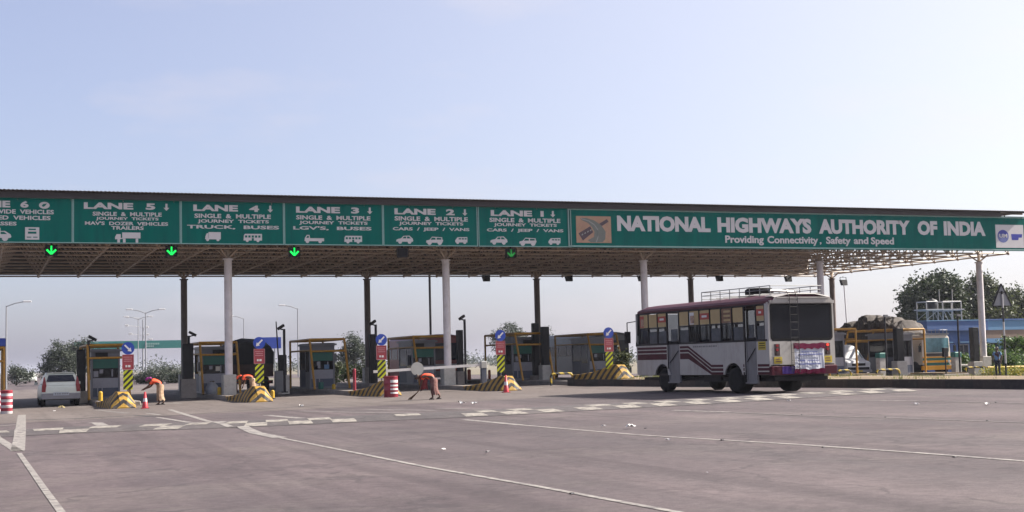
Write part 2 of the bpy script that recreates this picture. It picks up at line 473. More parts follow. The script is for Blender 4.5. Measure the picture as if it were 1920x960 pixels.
class MB:
    def __init__(s):
        s.v, s.f, s.m, s.sm = [], [], [], []

    def add(s, vs, fs, mat=None, smooth=False):
        o = len(s.v)
        s.v += [tuple(p) for p in vs]
        for f in fs:
            s.f.append(tuple(i + o for i in f))
            s.m.append(mat)
            s.sm.append(smooth)

    def box(s, x0, x1, y0, y1, z0, z1, mat=None):
        vs = [(x0, y0, z0), (x1, y0, z0), (x1, y1, z0), (x0, y1, z0), (x0, y0, z1), (x1, y0, z1), (x1, y1, z1), (x0, y1, z1)]
        s.add(vs, [(0, 3, 2, 1), (4, 5, 6, 7), (0, 1, 5, 4), (1, 2, 6, 5), (2, 3, 7, 6), (3, 0, 4, 7)], mat)

    def cbox(s, x0, x1, y0, y1, z0, z1, c=0.03, mat=None):
        """box with chamfered vertical and top edges"""
        a = [(x0 + c, y0), (x1 - c, y0), (x1, y0 + c), (x1, y1 - c), (x1 - c, y1), (x0 + c, y1), (x0, y1 - c), (x0, y0 + c)]
        b = [(x0 + 2*c, y0 + c), (x1 - 2*c, y0 + c), (x1 - c, y0 + 2*c), (x1 - c, y1 - 2*c), (x1 - 2*c, y1 - c), (x0 + 2*c, y1 - c), (x0 + c, y1 - 2*c), (x0 + c, y0 + 2*c)]
        s.loft([[(x, y, z0) for x, y in a], [(x, y, z1 - c) for x, y in a], [(x, y, z1) for x, y in b]], True, mat, caps=True)

    def bar(s, p, q, w, h, mat=None, up=(0, 0, 1)):
        p, q = Vector(p), Vector(q)
        d = (q - p).normalized()
        upv = Vector(up)
        if abs(d.dot(upv)) > 0.98:
            upv = Vector((0, 1, 0))
        a = d.cross(upv).normalized()*w/2
        b = a.cross(d).normalized()*h/2
        vs = [p - a - b, p + a - b, p + a + b, p - a + b, q - a - b, q + a - b, q + a + b, q - a + b]
        s.add(vs, [(0, 3, 2, 1), (4, 5, 6, 7), (0, 1, 5, 4), (1, 2, 6, 5), (2, 3, 7, 6), (3, 0, 4, 7)], mat)

    def tube(s, p, q, r, n=8, r2=None, mat=None, caps=True):
        p, q = Vector(p), Vector(q)
        r2 = r if r2 is None else r2
        d = (q - p).normalized()
        u = d.cross(Vector((0, 0, 1)) if abs(d.z) < 0.95 else Vector((1, 0, 0))).normalized()
        w = d.cross(u)
        vs = [p + (u*cos(2*pi*i/n) + w*sin(2*pi*i/n))*r for i in range(n)] + [q + (u*cos(2*pi*i/n) + w*sin(2*pi*i/n))*r2 for i in range(n)]
        s.add(vs, [(i, (i + 1) % n, n + (i + 1) % n, n + i) for i in range(n)], mat, n > 6)
        if caps:
            s.add(vs, [tuple(range(n - 1, -1, -1)), tuple(range(n, 2*n))], mat)

    def path(s, pts, r, n=6, mat=None):
        for a, b in zip(pts, pts[1:]):
            s.tube(a, b, r, n, mat=mat)

    def loft(s, rings, closed=True, mat=None, caps=False, smooth=False):
        n = len(rings[0])
        vs = [p for r in rings for p in r]
        fs = []
        for k in range(len(rings) - 1):
            for i in range(n if closed else n - 1):
                j = (i + 1) % n
                fs.append((k*n + i, k*n + j, (k + 1)*n + j, (k + 1)*n + i))
        s.add(vs, fs, mat, smooth)
        if caps:
            s.add(rings[0], [tuple(range(n - 1, -1, -1))], mat)
            s.add(rings[-1], [tuple(range(n))], mat)

    def lathe(s, prof, c=(0, 0, 0), n=16, mat=None, axis='z', smooth=True):
        rings = []
        for r, h in prof:
            ring = []
            for i in range(n):
                a = 2*pi*i/n
                if axis == 'z':
                    ring.append((c[0] + r*cos(a), c[1] + r*sin(a), c[2] + h))
                elif axis == 'x':
                    ring.append((c[0] + h, c[1] + r*cos(a), c[2] + r*sin(a)))
                else:
                    ring.append((c[0] + r*cos(a), c[1] + h, c[2] + r*sin(a)))
            rings.append(ring)
        s.loft(rings, True, mat, caps=True, smooth=smooth)

    def plate(s, poly, y0, y1, mat=None):
        """polygon in the x-z plane given thickness along y"""
        n = len(poly)
        vs = [(x, y0, z) for x, z in poly] + [(x, y1, z) for x, z in poly]
        s.add(vs, [tuple(range(n)), tuple(range(2*n - 1, n - 1, -1))] + [(i, n + i, n + (i + 1) % n, (i + 1) % n) for i in range(n)], mat)

    def side(s, poly, x0, x1, mat=None):
        """polygon in the y-z plane given thickness along x"""
        n = len(poly)
        vs = [(x0, y, z) for y, z in poly] + [(x1, y, z) for y, z in poly]
        s.add(vs, [tuple(range(n)), tuple(range(2*n - 1, n - 1, -1))] + [(i, n + i, n + (i + 1) % n, (i + 1) % n) for i in range(n)], mat)

    def ball(s, c, r, n=10, k=6, sx=1, sy=1, sz=1, mat=None):
        rings = []
        for j in range(k + 1):
            t = -pi/2 + pi*j/k
            rr = max(cos(t), 0.02)*r
            rings.append([(c[0] + sx*rr*cos(2*pi*i/n), c[1] + sy*rr*sin(2*pi*i/n), c[2] + sz*r*sin(t)) for i in range(n)])
        s.loft(rings, True, mat, caps=True, smooth=True)

    def build(s, name, mat, parent=None, fix=True, bev=0.0):
        me = bpy.data.meshes.new(name)
        me.from_pydata(s.v, [], s.f)
        slots = []
        for i, p in enumerate(me.polygons):
            m_ = s.m[i] or mat
            if m_ not in slots:
                slots.append(m_)
            p.material_index = slots.index(m_)
            p.use_smooth = s.sm[i]
        for k in slots:
            me.materials.append(mt[k])
        if fix:
            bm = bmesh.new()
            bm.from_mesh(me)
            bmesh.ops.recalc_face_normals(bm, faces=bm.faces)
            if bev:
                bmesh.ops.remove_doubles(bm, verts=bm.verts, dist=0.0005)
                ed = [e for e in bm.edges if len(e.link_faces) == 2 and e.calc_face_angle(0) > 0.35]
                bmesh.ops.bevel(bm, geom=ed, offset=bev, segments=3, profile=0.6, affect='EDGES', clamp_overlap=True)
                for f in bm.faces:
                    f.smooth = True
            bm.to_mesh(me)
            bm.free()
        me.update()
        o = bpy.data.objects.new(name, me)
        COL.objects.link(o)
        if parent:
            o.parent = parent
        return o


def tag(o, label, cat, group=None, kind=None):
    if label:
        o['label'] = label
    if cat:
        o['category'] = cat
    if group:
        o['group'] = group
    if kind:
        o['kind'] = kind
    return o


def thing(name, label, cat, loc=(0, 0, 0), rz=0.0, group=None):
    o = bpy.data.objects.new(name, None)
    o.empty_display_size = 0.2
    COL.objects.link(o)
    o.location = loc
    o.rotation_euler = (0, 0, rz)
    return tag(o, label, cat, group)


def kids(o):
    return [c for c in bpy.data.objects if c.parent == o]


def dup(o, loc, rz=None, label=None, group=None, parent=None):
    c = o.copy()
    COL.objects.link(c)
    if parent:
        c.parent = parent
    if loc is not None:
        c.location = loc
    if rz is not None:
        c.rotation_euler = (0, 0, rz)
    if label:
        c['label'] = label
    if group:
        c['group'] = group
    for ch in kids(o):
        dup(ch, None, parent=c)
    return c


def struct(o):
    o['kind'] = 'structure'
    return o


# ------------------------------------------------------------------ lettering
_tc = {}


def text_geo(txt, bold):
    key = (txt, bold)
    if key in _tc:
        return _tc[key]
    cu = bpy.data.curves.new('lettering', 'FONT')
    cu.body = txt
    cu.size = 1
    cu.offset = bold
    cu.resolution_u = 3
    ob = bpy.data.objects.new('lettering', cu)
    COL.objects.link(ob)
    dg = bpy.context.evaluated_depsgraph_get()
    me = bpy.data.meshes.new_from_object(ob.evaluated_get(dg))
    vs = [v.co.copy() for v in me.vertices]
    fs = [tuple(p.vertices) for p in me.polygons]
    bpy.data.objects.remove(ob)
    bpy.data.meshes.remove(me)
    bpy.data.curves.remove(cu)
    _tc[key] = (vs, fs)
    return vs, fs


def put_text(mb, txt, x0, x1, z0, z1, y, bold=0.02, mat=None, flip=False, thick=0.012, space=0.0):
    """letters filling the rectangle x0..x1, z0..z1 on the plane y, facing -y"""
    if space:
        txt = txt.replace(' ', '  ')
    vs, fs = text_geo(txt, bold)
    ax, bx = min(v.x for v in vs), max(v.x for v in vs)
    ay, by = min(v.y for v in vs), max(v.y for v in vs)
    kx, kz = (x1 - x0)/(bx - ax), (z1 - z0)/(by - ay)
    n = len(vs)
    P = [(x0 + (v.x - ax)*kx, y, z0 + (v.y - ay)*kz) for v in vs]
    mb.add(P, fs, mat)
    # rim of each letter, so that it stands proud of the panel
    cnt = {}
    for f in fs:
        for a, b in zip(f, f[1:] + f[:1]):
            k = (min(a, b), max(a, b))
            cnt[k] = cnt.get(k, 0) + 1
    ed = [k for k, c in cnt.items() if c == 1]
    Q = P + [(p[0], y + thick, p[2]) for p in P]
    mb.add(Q, [(a, b, b + n, a + n) for a, b in ed], mat)

def title_words(parent, words, x0, x1, z0, z1, y, bold, gap=0.55):
    """each word of a heading as a mesh of its own"""
    wd = []
    for q in words:
        vs, fs = text_geo(q, bold)
        wd.append(max(v.x for v in vs) - min(v.x for v in vs))
    k = (x1 - x0)/(sum(wd) + gap*(len(words) - 1))
    x = x0
    for q, u in zip(words, wd):
        mb = MB()
        put_text(mb, q, x, x + u*k, z0, z1, y, bold)
        mb.build('title_lettering', 'signwhite', parent, fix=False)
        x += (u + gap)*k


# ------------------------------------------------------------------ daylight
SUN_AZ, SUN_EL = 96.0, 37.0            # clockwise from +y
w = bpy.data.worlds.new('World')
sc.world = w
w.use_nodes = True
nt = w.node_tree
bg = nt.nodes['Background']
sky = nt.nodes.new('ShaderNodeTexSky')
sky.sky_type = 'NISHITA'
sky.sun_disc = False
sky.sun_elevation = R(SUN_EL)
sky.sun_rotation = R(SUN_AZ)
sky.altitude = 100
sky.air_density = 1.0
sky.dust_density = 1.9
sky.ozone_density = 2.0
hs = nt.nodes.new('ShaderNodeHueSaturation')
hs.inputs['Saturation'].default_value = 0.72
nt.links.new(sky.outputs[0], hs.inputs['Color'])
tint = nt.nodes.new('ShaderNodeMix')
tint.data_type = 'RGBA'
tint.blend_type = 'MULTIPLY'
tint.inputs[0].default_value = 1.0
tint.inputs[7].default_value = (1.0, 0.985, 1.03, 1)
nt.links.new(hs.outputs[0], tint.inputs[6])
hz_mix = nt.nodes.new('ShaderNodeMix')
hz_mix.data_type = 'RGBA'
hz_mix.inputs[0].default_value = 0.20
hz_mix.inputs[7].default_value = (2.95, 2.95, 5.6, 1)
nt.links.new(tint.outputs[2], hz_mix.inputs[6])
wtc = nt.nodes.new('ShaderNodeTexCoord')
wmp = nt.nodes.new('ShaderNodeMapping')
wmp.inputs['Scale'].default_value = (1, 1, 3.2)
nt.links.new(wtc.outputs['Generated'], wmp.inputs['Vector'])
wnz = nt.nodes.new('ShaderNodeTexNoise')
wnz.inputs['Scale'].default_value = 5.5
wnz.inputs['Detail'].default_value = 7
wnz.inputs['Roughness'].default_value = 0.55
nt.links.new(wmp.outputs[0], wnz.inputs['Vector'])
wrp = nt.nodes.new('ShaderNodeValToRGB')
wrp.color_ramp.elements[0].position = 0.52
wrp.color_ramp.elements[1].position = 0.78
wrp.color_ramp.elements[1].color = (0.42, 0.42, 0.42, 1)
nt.links.new(wnz.outputs['Fac'], wrp.inputs['Fac'])
cl_mix = nt.nodes.new('ShaderNodeMix')
cl_mix.data_type = 'RGBA'
cl_mix.inputs[7].default_value = (4.6, 4.3, 4.7, 1)
nt.links.new(wrp.outputs['Color'], cl_mix.inputs[0])
nt.links.new(hz_mix.outputs[2], cl_mix.inputs[6])
# the bright aureole of a dusty sky round the sun
wdir = nt.nodes.new('ShaderNodeVectorMath')
wdir.operation = 'NORMALIZE'
nt.links.new(wtc.outputs['Generated'], wdir.inputs[0])
wdot = nt.nodes.new('ShaderNodeVectorMath')
wdot.operation = 'DOT_PRODUCT'
nt.links.new(wdir.outputs[0], wdot.inputs[0])
wdot.inputs[1].default_value = (sin(R(SUN_AZ))*cos(R(SUN_EL)), cos(R(SUN_AZ))*cos(R(SUN_EL)), sin(R(SUN_EL)))
wcl = nt.nodes.new('ShaderNodeMath')
wcl.operation = 'MAXIMUM'
wcl.inputs[1].default_value = 0.0
nt.links.new(wdot.outputs['Value'], wcl.inputs[0])
wpw = nt.nodes.new('ShaderNodeMath')
wpw.operation = 'POWER'
wpw.inputs[1].default_value = 1.7
nt.links.new(wcl.outputs[0], wpw.inputs[0])
wmu = nt.nodes.new('ShaderNodeMath')
wmu.operation = 'MULTIPLY'
wmu.inputs[1].default_value = 0.75
nt.links.new(wpw.outputs[0], wmu.inputs[0])
au_mix = nt.nodes.new('ShaderNodeMix')
au_mix.data_type = 'RGBA'
au_mix.inputs[7].default_value = (8.4, 7.9, 7.4, 1)
nt.links.new(wmu.outputs[0], au_mix.inputs[0])
nt.links.new(cl_mix.outputs[2], au_mix.inputs[6])
nt.links.new(au_mix.outputs[2], bg.inputs['Color'])
bg.inputs['Strength'].default_value = 0.067
sd = bpy.data.lights.new('sun', 'SUN')
sd.energy = 4.9
sd.angle = R(0.6)
sd.color = (1.0, 0.93, 0.84)
sun = bpy.data.objects.new('sun', sd)
COL.objects.link(sun)
sdir = Vector((sin(R(SUN_AZ))*cos(R(SUN_EL)), cos(R(SUN_AZ))*cos(R(SUN_EL)), sin(R(SUN_EL))))
sun.rotation_euler = (-sdir).to_track_quat('-Z', 'Y').to_euler()
vs_ = sc.view_settings
vs_.view_transform = 'Standard'
vs_.look = 'None'
vs_.exposure = 1.38
vs_.gamma = 1.0

# ------------------------------------------------------------------ ground and road


def gsheet(name, xs, ys, dz, mat, kind=True, drop=None):
    mb = MB()
    vs = [(x, y, gz(x, y) + dz) for y in ys for x in xs]
    n = len(xs)
    mb.add(vs, [(j*n + i, j*n + i + 1, (j + 1)*n + i + 1, (j + 1)*n + i) for j in range(len(ys) - 1) for i in range(n - 1)])
    o = mb.build(name, mat)
    return struct(o)


gsheet('ground', [-3500, -900, -300, -91, -29, 31, 91, 300, 900, 3500], [-900, -200, -20, 40, 120, 300, 900, 5000], -0.03, 'earth')
gsheet('road', [-29, 0, 15, 31, 45, 62, 75], [-40, 0, 40, 70, 100, 140], 0.0, 'road')
gsheet('apron', [-29, 0, 15, 31], [49.3, 60, 75, 100, 139.9], 0.003, 'apron')
gsheet('highway', [-9, 0, 15, 27], [140.0, 300, 700, 2500], 0.0, 'road')
gsheet('opposite_highway', [34, 48, 60], [140.0, 300, 700, 2500], 0.0, 'road')


hump_known = True


def strip(mb, pts, wid, dz=0.0065, mat=None, step=0.6):
    """a painted line of constant width lying on the cambered ground"""
    P = []
    for a, b in zip(pts, pts[1:]):
        n = max(1, int((b - a).length/step))
        P += [a.lerp(b, i/n) for i in range(n)]
    P.append(pts[-1])
    L_, R_ = [], []
    for i, p in enumerate(P):
        d = (P[min(i + 1, len(P) - 1)] - P[max(i - 1, 0)])
        d.z = 0
        d.normalize()
        k = Vector((-d.y, d.x, 0))*wid/2
        for S, q in ((L_, p + k), (R_, p - k)):
            S.append((q.x, q.y, gz(q.x, q.y) + dz + (hz(q) if hump_known else 0.0)))
    n = len(P)
    mb.add(L_ + R_, [(i, i + 1, n + i + 1, n + i) for i in range(n - 1)], mat)


def pl(*pp):
    return [gp(x, y) for x, y in pp]


# speed hump: a low rounded ridge across the lanes, two rows of painted blocks on its near face
edge = pl((-70, 824), (0, 820), (110, 813), (220, 809), (330, 806), (430, 803), (560, 797), (680, 791), (800, 786), (960, 779), (1100, 770),
          (1250, 763), (1400, 754), (1500, 747.5), (1600, 741), (1690, 735), (1740, 733.5))
E2 = [edge[0]]
for a, b in zip(edge, edge[1:]):
    n = max(1, int((b - a).length/0.6))
    E2 += [a.lerp(b, i/n) for i in range(1, n + 1)]
for _ in range(6):
    E2 = [E2[0]] + [(E2[i - 1] + E2[i]*2 + E2[i + 1])/4 for i in range(1, len(E2) - 1)] + [E2[-1]]
# even steps of one block length
acc, E3 = 0.0, [E2[0]]
for a, b in zip(E2, E2[1:]):
    d = (b - a).length
    while acc + d >= 0.62:
        t = (0.62 - acc)/d
        a = a.lerp(b, t)
        E3.append(a)
        d = (b - a).length
        acc = 0.0
    acc += d
HW, HH = 3.4, 0.10


def hump_h(t):
    return HH*sin(pi*min(1, max(0, t)))**1.0


rings = []
NT = 9
hp = []
for i, p in enumerate(E3):
    d = E3[min(i + 1, len(E3) - 1)] - E3[max(i - 1, 0)]
    d.z = 0
    d.normalize()
    nrm = Vector((-d.y, d.x, 0))
    row = []
    for j in range(NT):
        t = j/(NT - 1)
        q = p + nrm*HW*t
        row.append(Vector((q.x, q.y, gz(q.x) + 0.008 + hump_h(t))))
    hp.append((p, nrm))
    rings.append(row)
hm = MB()
hm.loft(rings, closed=False, smooth=True)
hump = struct(hm.build('speed_hump', 'hump'))
bk = MB()
rr = random.Random(5)
for i in range(len(hp) - 1):
    for row, (t0, t1) in enumerate(((0.03, 0.24), (0.25, 0.46))):
        if (i + row) % 2:
            continue
        if rr.random() < (0.34 if 14 < i < 24 else 0.06):
            continue
        vs = []
        j0, j1 = rr.uniform(-0.05, 0.04), rr.uniform(-0.05, 0.04)
        for k in range(4):
            t = t0 + (t1 - t0)*k/3
            for c, jj in ((0, j0), (1, j1)):
                q = hp[i + c][0] + hp[i + c][1]*HW*t
                q = q + (hp[i + 1][0] - hp[i][0])*(jj + 0.04*(1 if c else -1))
                vs.append((q.x, q.y, gz(q.x) + 0.014 + hump_h(t)))
        bk.add(vs, [(0, 1, 3, 2), (2, 3, 5, 4), (4, 5, 7, 6)])
b_ = bk.build('painted_block', 'block', hump)
b_['kind'] = 'stuff'


def hz(q):
    """height of the hump surface above the plain ground at a point"""
    best, bh = 1e9, 0.0
    for p, nrm in hp:
        d = q - p
        al = abs(d.x*nrm.y - d.y*nrm.x)
        if al < 0.4 and al < best:
            t = (d.x*nrm.x + d.y*nrm.y)/HW
            best, bh = al, (hump_h(t) + 0.008 if 0 < t < 1 else 0.0)
    return bh


ml = MB()
for a, wd in (
    (pl((36, 850), (60, 884), (85, 920), (118, 965)), 0.10),
    (pl((41, 778), (38, 812), (33, 846)), 0.30),
    (pl((-30, 806), (2, 826), (33, 846)), 0.22),
    (pl((-40, 802), (36, 796)), 0.25),
    (pl((455, 801), (480, 812), (525, 821)), 0.32),
    (pl((525, 821), (600, 836), (700, 856), (800, 876), (1000, 911), (1130, 935), (1400, 985)), 0.105),
    (pl((296, 783), (360, 793), (432, 802)), 0.20),
    (pl((318, 768), (350, 778), (420, 799)), 0.20),
    (pl((275, 775), (300, 778)), 0.18),
    (pl((500, 779), (535, 782), (572, 785)), 0.30),
    (pl((870, 787), (975, 797)), 0.22),
    (pl((975, 797), (1200, 816), (1500, 834), (1700, 848), (1960, 868)), 0.13),
    (pl((1262, 769.5), (1368, 773)), 0.20),
    (pl((1520, 749.5), (1640, 751), (1720, 752)), 0.16),
):
    strip(ml, a, wd)
# the arrow worn into the lane
strip(ml, pl((166, 793), (182, 793), (196, 800), (222, 802)), 0.36)
struct(ml.build('road_marking', 'line'))
mf = MB()
for a, wd in (
    (pl((1368, 773), (1500, 779), (1660, 783.5), (1960, 794)), 0.12),
    (pl((1720, 752), (1960, 757)), 0.13),
    (pl((-60, 830), (-20, 815)), 0.3),
    (pl((180, 769), (240, 775)), 0.3),
    (pl((560, 771), (700, 774), (860, 776)), 0.30),
    (pl((690, 768), (820, 770)), 0.35),
    (pl((820, 766), (920, 768)), 0.3),
    (pl((990, 746), (1075, 744)), 0.35),
):
    strip(mf, a, wd)
struct(mf.build('faded_marking', 'faint'))
# short white dashes in front of the islands
md = MB()
for x0, x1, y in ((46, 64, 765), (77, 95, 764), (143, 162, 763), (172, 182, 765), (363, 385, 754), (325, 338, 755), (535, 553, 746), (590, 612, 744),
                  (300, 340, 757), (750, 770, 737), (1002, 1020, 727)):
    strip(md, pl((x0, y), (x1, y)), 0.30)
struct(md.build('dash_marking', 'line'))
# dark tar seams
ms = MB()
strip(ms, pl((40, 788), (150, 785), (255, 779), (290, 781)), 0.5, 0.005)
strip(ms, pl((300, 781), (600, 760)), 0.25, 0.005)
struct(ms.build('tar_seam', 'tar'))

# median between the two carriageways: black painted kerb, dry soil
medl = [(32.95, 30), (32.2, 38), (31.45, 42), (30.7, 48), (29.5, 56), (28.65, 65.6)]
medr = [(36.5, 30), (35.8, 38), (35.4, 42), (34.6, 48), (33.2, 56), (31.8, 65.6)]
mm = MB()
KH = 0.33
rk = [[(x, y, gz(x) - 0.02), (x, y, gz(x) + KH), (x + 0.22, y, gz(x) + KH), (x + 0.22, y, gz(x) - 0.02)] for x, y in [(34.5, 5)] + medl]
mm.loft(rk, True, 'kerbblack', caps=True)
rk = [[(x - 0.2, y, gz(x) - 0.02), (x - 0.2, y, gz(x) + KH), (x, y, gz(x) + KH), (x, y, gz(x) - 0.02)] for x, y in [(38, 5)] + medr]
mm.loft(rk, True, 'kerbblack', caps=True)
rk = [[(a[0] + 0.22, a[1], gz(a[0]) + KH - 0.02), ((a[0]*2 + b[0])/3, a[1], gz(a[0]) + KH + 0.05), ((a[0] + 2*b[0])/3, a[1], gz(a[0]) + KH + 0.06), (b[0] - 0.2, b[1], gz(b[0]) + KH - 0.02)]
      for a, b in zip([(34.5, 5)] + medl, [(38, 5)] + medr)]
mm.loft(rk, False, 'soil')
mm.box(28.9, 31.5, 65.58, 65.8, gz(30) - 0.02, gz(30) + KH, 'kerbblack')
struct(mm.build('median', 'soil'))

# ------------------------------------------------------------------ toll canopy: space frame, roof, columns
canopy = thing('toll_canopy', 'long toll plaza canopy on round columns with a lattice frame under a corrugated roof', 'canopy', (28, 79, 0))
cx0, cy0 = 28, 79


def cl(x, y, z):
    return (x - cx0, y - cy0, z)


sf = MB()
ZB, ZT = 7.48, 9.25
NX, NY = 27, 10
bx = [-3.8 + 2.4*i for i in range(NX + 1)]       # bottom nodes, last ~61
by = [69.0 + 2.4*j for j in range(NY)]
for i, x in enumerate(bx):
    for j, y in enumerate(by):
        if i < NX:
            sf.tube(cl(x, y, ZB), cl(bx[i + 1], y, ZB), 0.05, 5, caps=False)
        if j < NY - 1:
            sf.tube(cl(x, y, ZB), cl(x, by[j + 1], ZB), 0.05, 5, caps=False)
        for dx, dy in ((-1.2, -1.2), (1.2, -1.2), (-1.2, 1.2), (1.2, 1.2)):
            X, Y = x + dx, y + dy
            if bx[0] - 0.1 < X < bx[-1] + 0.1 and by[0] - 1.3 < Y < by[-1] + 0.1:
                sf.tube(cl(x, y, ZB), cl(X, Y, ZT), 0.04, 5, caps=False)
        sf.ball(cl(x, y, ZB), 0.10, 6, 4)
tx = [bx[0] + 1.2 + 2.4*i for i in range(NX)]
ty = [by[0] - 1.2 + 2.4*j for j in range(NY)]
for i, x in enumerate(tx):
    for j, y in enumerate(ty):
        if i < NX - 1:
            sf.tube(cl(x, y, ZT), cl(tx[i + 1], y, ZT), 0.05, 5, caps=False)
        if j < NY - 1:
            sf.tube(cl(x, y, ZT), cl(x, ty[j + 1], ZT), 0.05, 5, caps=False)
        sf.tube(cl(x, y, ZT), cl(x, y, 9.86), 0.04, 5, caps=False)
o = sf.build('space_frame', 'steel', canopy, fix=False)
o['kind'] = 'stuff'
for y in ty + [91.2]:
    pu = MB()
    pu.box(-4 - cx0, 61.2 - cx0, y - 0.05 - cy0, y + 0.05 - cy0, 9.84, 9.95)
    pu.build('purlin', 'steel', canopy)
# corrugated roof sheet, eave overhanging the sign
rf = MB()
nx = 1400
for k, (y0, z0, y1, z1) in enumerate(((67.1, 9.99, 92.0, 10.28),)):
    A = []
    for y, z in ((y0, z0), (y1, z1)):
        A.append([(-4.5 + 66.0*i/nx - cx0, y - cy0, z + 0.016*sin(i*pi/2 + 0.3)) for i in range(nx + 1)])
    rf.loft(A, False)
    B = [[(x, y, z - 0.012) for x, y, z in r] for r in A]
    rf.loft(B, False)
    rf.loft([A[0], B[0]], False)
rf.build('roof', 'roof', canopy)
ev = MB()
ev.box(-4.4 - cx0, 59.2 - cx0, 67.45 - cy0, 67.6 - cy0, 9.66, 9.95)
ev.tube(cl(59.0, 67.5, 9.80), cl(61.4, 67.3, 9.96), 0.05, 6)
ev.tube(cl(61.3, 67.3, 9.55), cl(61.3, 67.3, 9.96), 0.03, 6)
ev.build('eave_beam', 'fascia', canopy)
rp_ = MB()
rp_.box(-4.4 - cx0, 61.0 - cx0, 91.35 - cy0, 91.45 - cy0, 7.62, 9.9)
for k in range(7):
    rp_.box(-4.4 - cx0, 61.0 - cx0, 91.25 - cy0, 91.35 - cy0, 7.66 + k*0.36, 7.72 + k*0.36)
for k in range(28):
    rp_.box(-4 + k*2.4 - cx0, -3.92 + k*2.4 - cx0, 91.18 - cy0, 91.25 - cy0, 7.62, 9.9)
rp_.build('rear_panel', 'signback', canopy)


def column(x, y, mat, capmat):
    c = MB()
    z0 = gz(x)
    c.tube(cl(x, y, z0 - 0.1), cl(x, y, 6.95), 0.20, 20)
    c.tube(cl(x, y, 6.95), cl(x, y, 7.02), 0.27, 20)
    col_ = c.build('column', mat, canopy)
    h = MB()
    for dx, dy in ((-1.2, -1.2), (1.2, -1.2), (-1.2, 1.2), (1.2, 1.2)):
        h.tube(cl(x, y, 7.0), cl(x + dx*0.35, y + dy*0.35, ZB), 0.05, 6)
    h.tube(cl(x, y, 7.02), cl(x, y, ZB), 0.09, 8)
    h.build('column_head', capmat, col_)
    p = MB()
    p.cbox(x - cx0 - 0.33, x - cx0 + 0.33, y - cy0 - 0.33, y - cy0 + 0.33, z0 - 0.1, z0 + 1.22, 0.025)
    p.build('pedestal', 'concrete', col_)


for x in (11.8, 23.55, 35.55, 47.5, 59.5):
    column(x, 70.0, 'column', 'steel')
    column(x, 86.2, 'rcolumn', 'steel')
for k in range(27):
    hg = MB()
    x = -3.2 + k*2.4
    hg.box(x - 0.03 - cx0, x + 0.03 - cx0, 67.62 - cy0, 67.70 - cy0, 9.55, 9.90)
    hg.tube(cl(x, 67.72, 8.2), cl(x + 0.6, 69.0, ZB), 0.03, 5)
    hg.tube(cl(x, 67.72, 9.3), cl(x + 0.6, 67.8, ZT), 0.03, 5)
    hg.build('sign_bracket', 'rail', canopy)

# ------------------------------------------------------------------ overhead signs
SY = 67.62                                       # front plane of the panels
SZ0, SZ1 = 7.53, 9.70


def sign_frame(t, x0, x1, z0, z1, y=0.0, rad=0.0, bw=0.055, gap=0.03):
    p = MB()
    p.box(x0, x1, y, y + 0.08, z0, z1)
    p.build('panel', 'signgreen', t)
    f = MB()
    a, b, c, d = x0 + gap, x1 - gap, z0 + gap, z1 - gap
    f.box(a, b, y - 0.012, y - 0.002, d - bw, d)
    f.box(a, b, y - 0.012, y - 0.002, c, c + bw)
    f.box(a, a + bw, y - 0.012, y - 0.002, c + bw, d - bw)
    f.box(b - bw, b, y - 0.012, y - 0.002, c + bw, d - bw)
    f.build('border', 'signborder', t)


def car_icon(mb, u0, u1, v0, v1, y):
    def q(*ps):
        return [(u0 + (u1 - u0)*a, v0 + (v1 - v0)*b) for a, b in ps]
    mb.plate(q((0, .18), (0, .42), (.1, .55), (.28, .62), (.42, .95), (.78, 1), (.97, .6), (1, .3), (.96, .18)), y - 0.012, y - 0.002)
    mb.plate(q((.36, .62), (.45, .86), (.58, .88), (.58, .62)), y - 0.016, y - 0.013, 'signgreen')
    mb.plate(q((.63, .62), (.63, .88), (.75, .88), (.86, .62)), y - 0.016, y - 0.013, 'signgreen')
    for c in (.22, .78):
        mb.lathe([(0.11*(u1 - u0), -0.014), (0.11*(u1 - u0), -0.001)], (u0 + c*(u1 - u0), y, v0 + .16*(v1 - v0)), 12, axis='y')


def jeep_icon(mb, u0, u1, v0, v1, y):
    def q(*ps):
        return [(u0 + (u1 - u0)*a, v0 + (v1 - v0)*b) for a, b in ps]
    mb.plate(q((0, .2), (.02, .48), (.2, .58), (.98, .62), (1, .5), (.95, .2)), y - 0.012, y - 0.002)
    mb.plate(q((.2, .58), (.32, .9), (.36, .9), (.26, .58)), y - 0.012, y - 0.002)
    mb.plate(q((.32, .88), (.36, 1), (.96, .92), (.94, .84)), y - 0.012, y - 0.002)
    mb.plate(q((.56, .6), (.56, .92), (.62, .92), (.62, .6)), y - 0.0125, y - 0.002)
    mb.plate(q((.90, .6), (.90, .88), (.95, .88), (.95, .6)), y - 0.0125, y - 0.002)
    for c in (.2, .8):
        mb.lathe([(0.13*(u1 - u0), -0.014), (0.13*(u1 - u0), -0.001)], (u0 + c*(u1 - u0), y, v0 + .2*(v1 - v0)), 12, axis='y')


def van_icon(mb, u0, u1, v0, v1, y):
    def q(*ps):
        return [(u0 + (u1 - u0)*a, v0 + (v1 - v0)*b) for a, b in ps]
    mb.plate(q((0, .18), (0, .5), (.2, .95), (1, 1), (1, .18)), y - 0.012, y - 0.002)
    for a, b in ((.28, .48), (.53, .72), (.77, .94)):
        mb.plate(q((a, .62), (a, .82), (b, .82), (b, .62)), y - 0.016, y - 0.013, 'signgreen')
    for c in (.2, .78):
        mb.lathe([(0.12*(u1 - u0), -0.014), (0.12*(u1 - u0), -0.001)], (u0 + c*(u1 - u0), y, v0 + .16*(v1 - v0)), 12, axis='y')


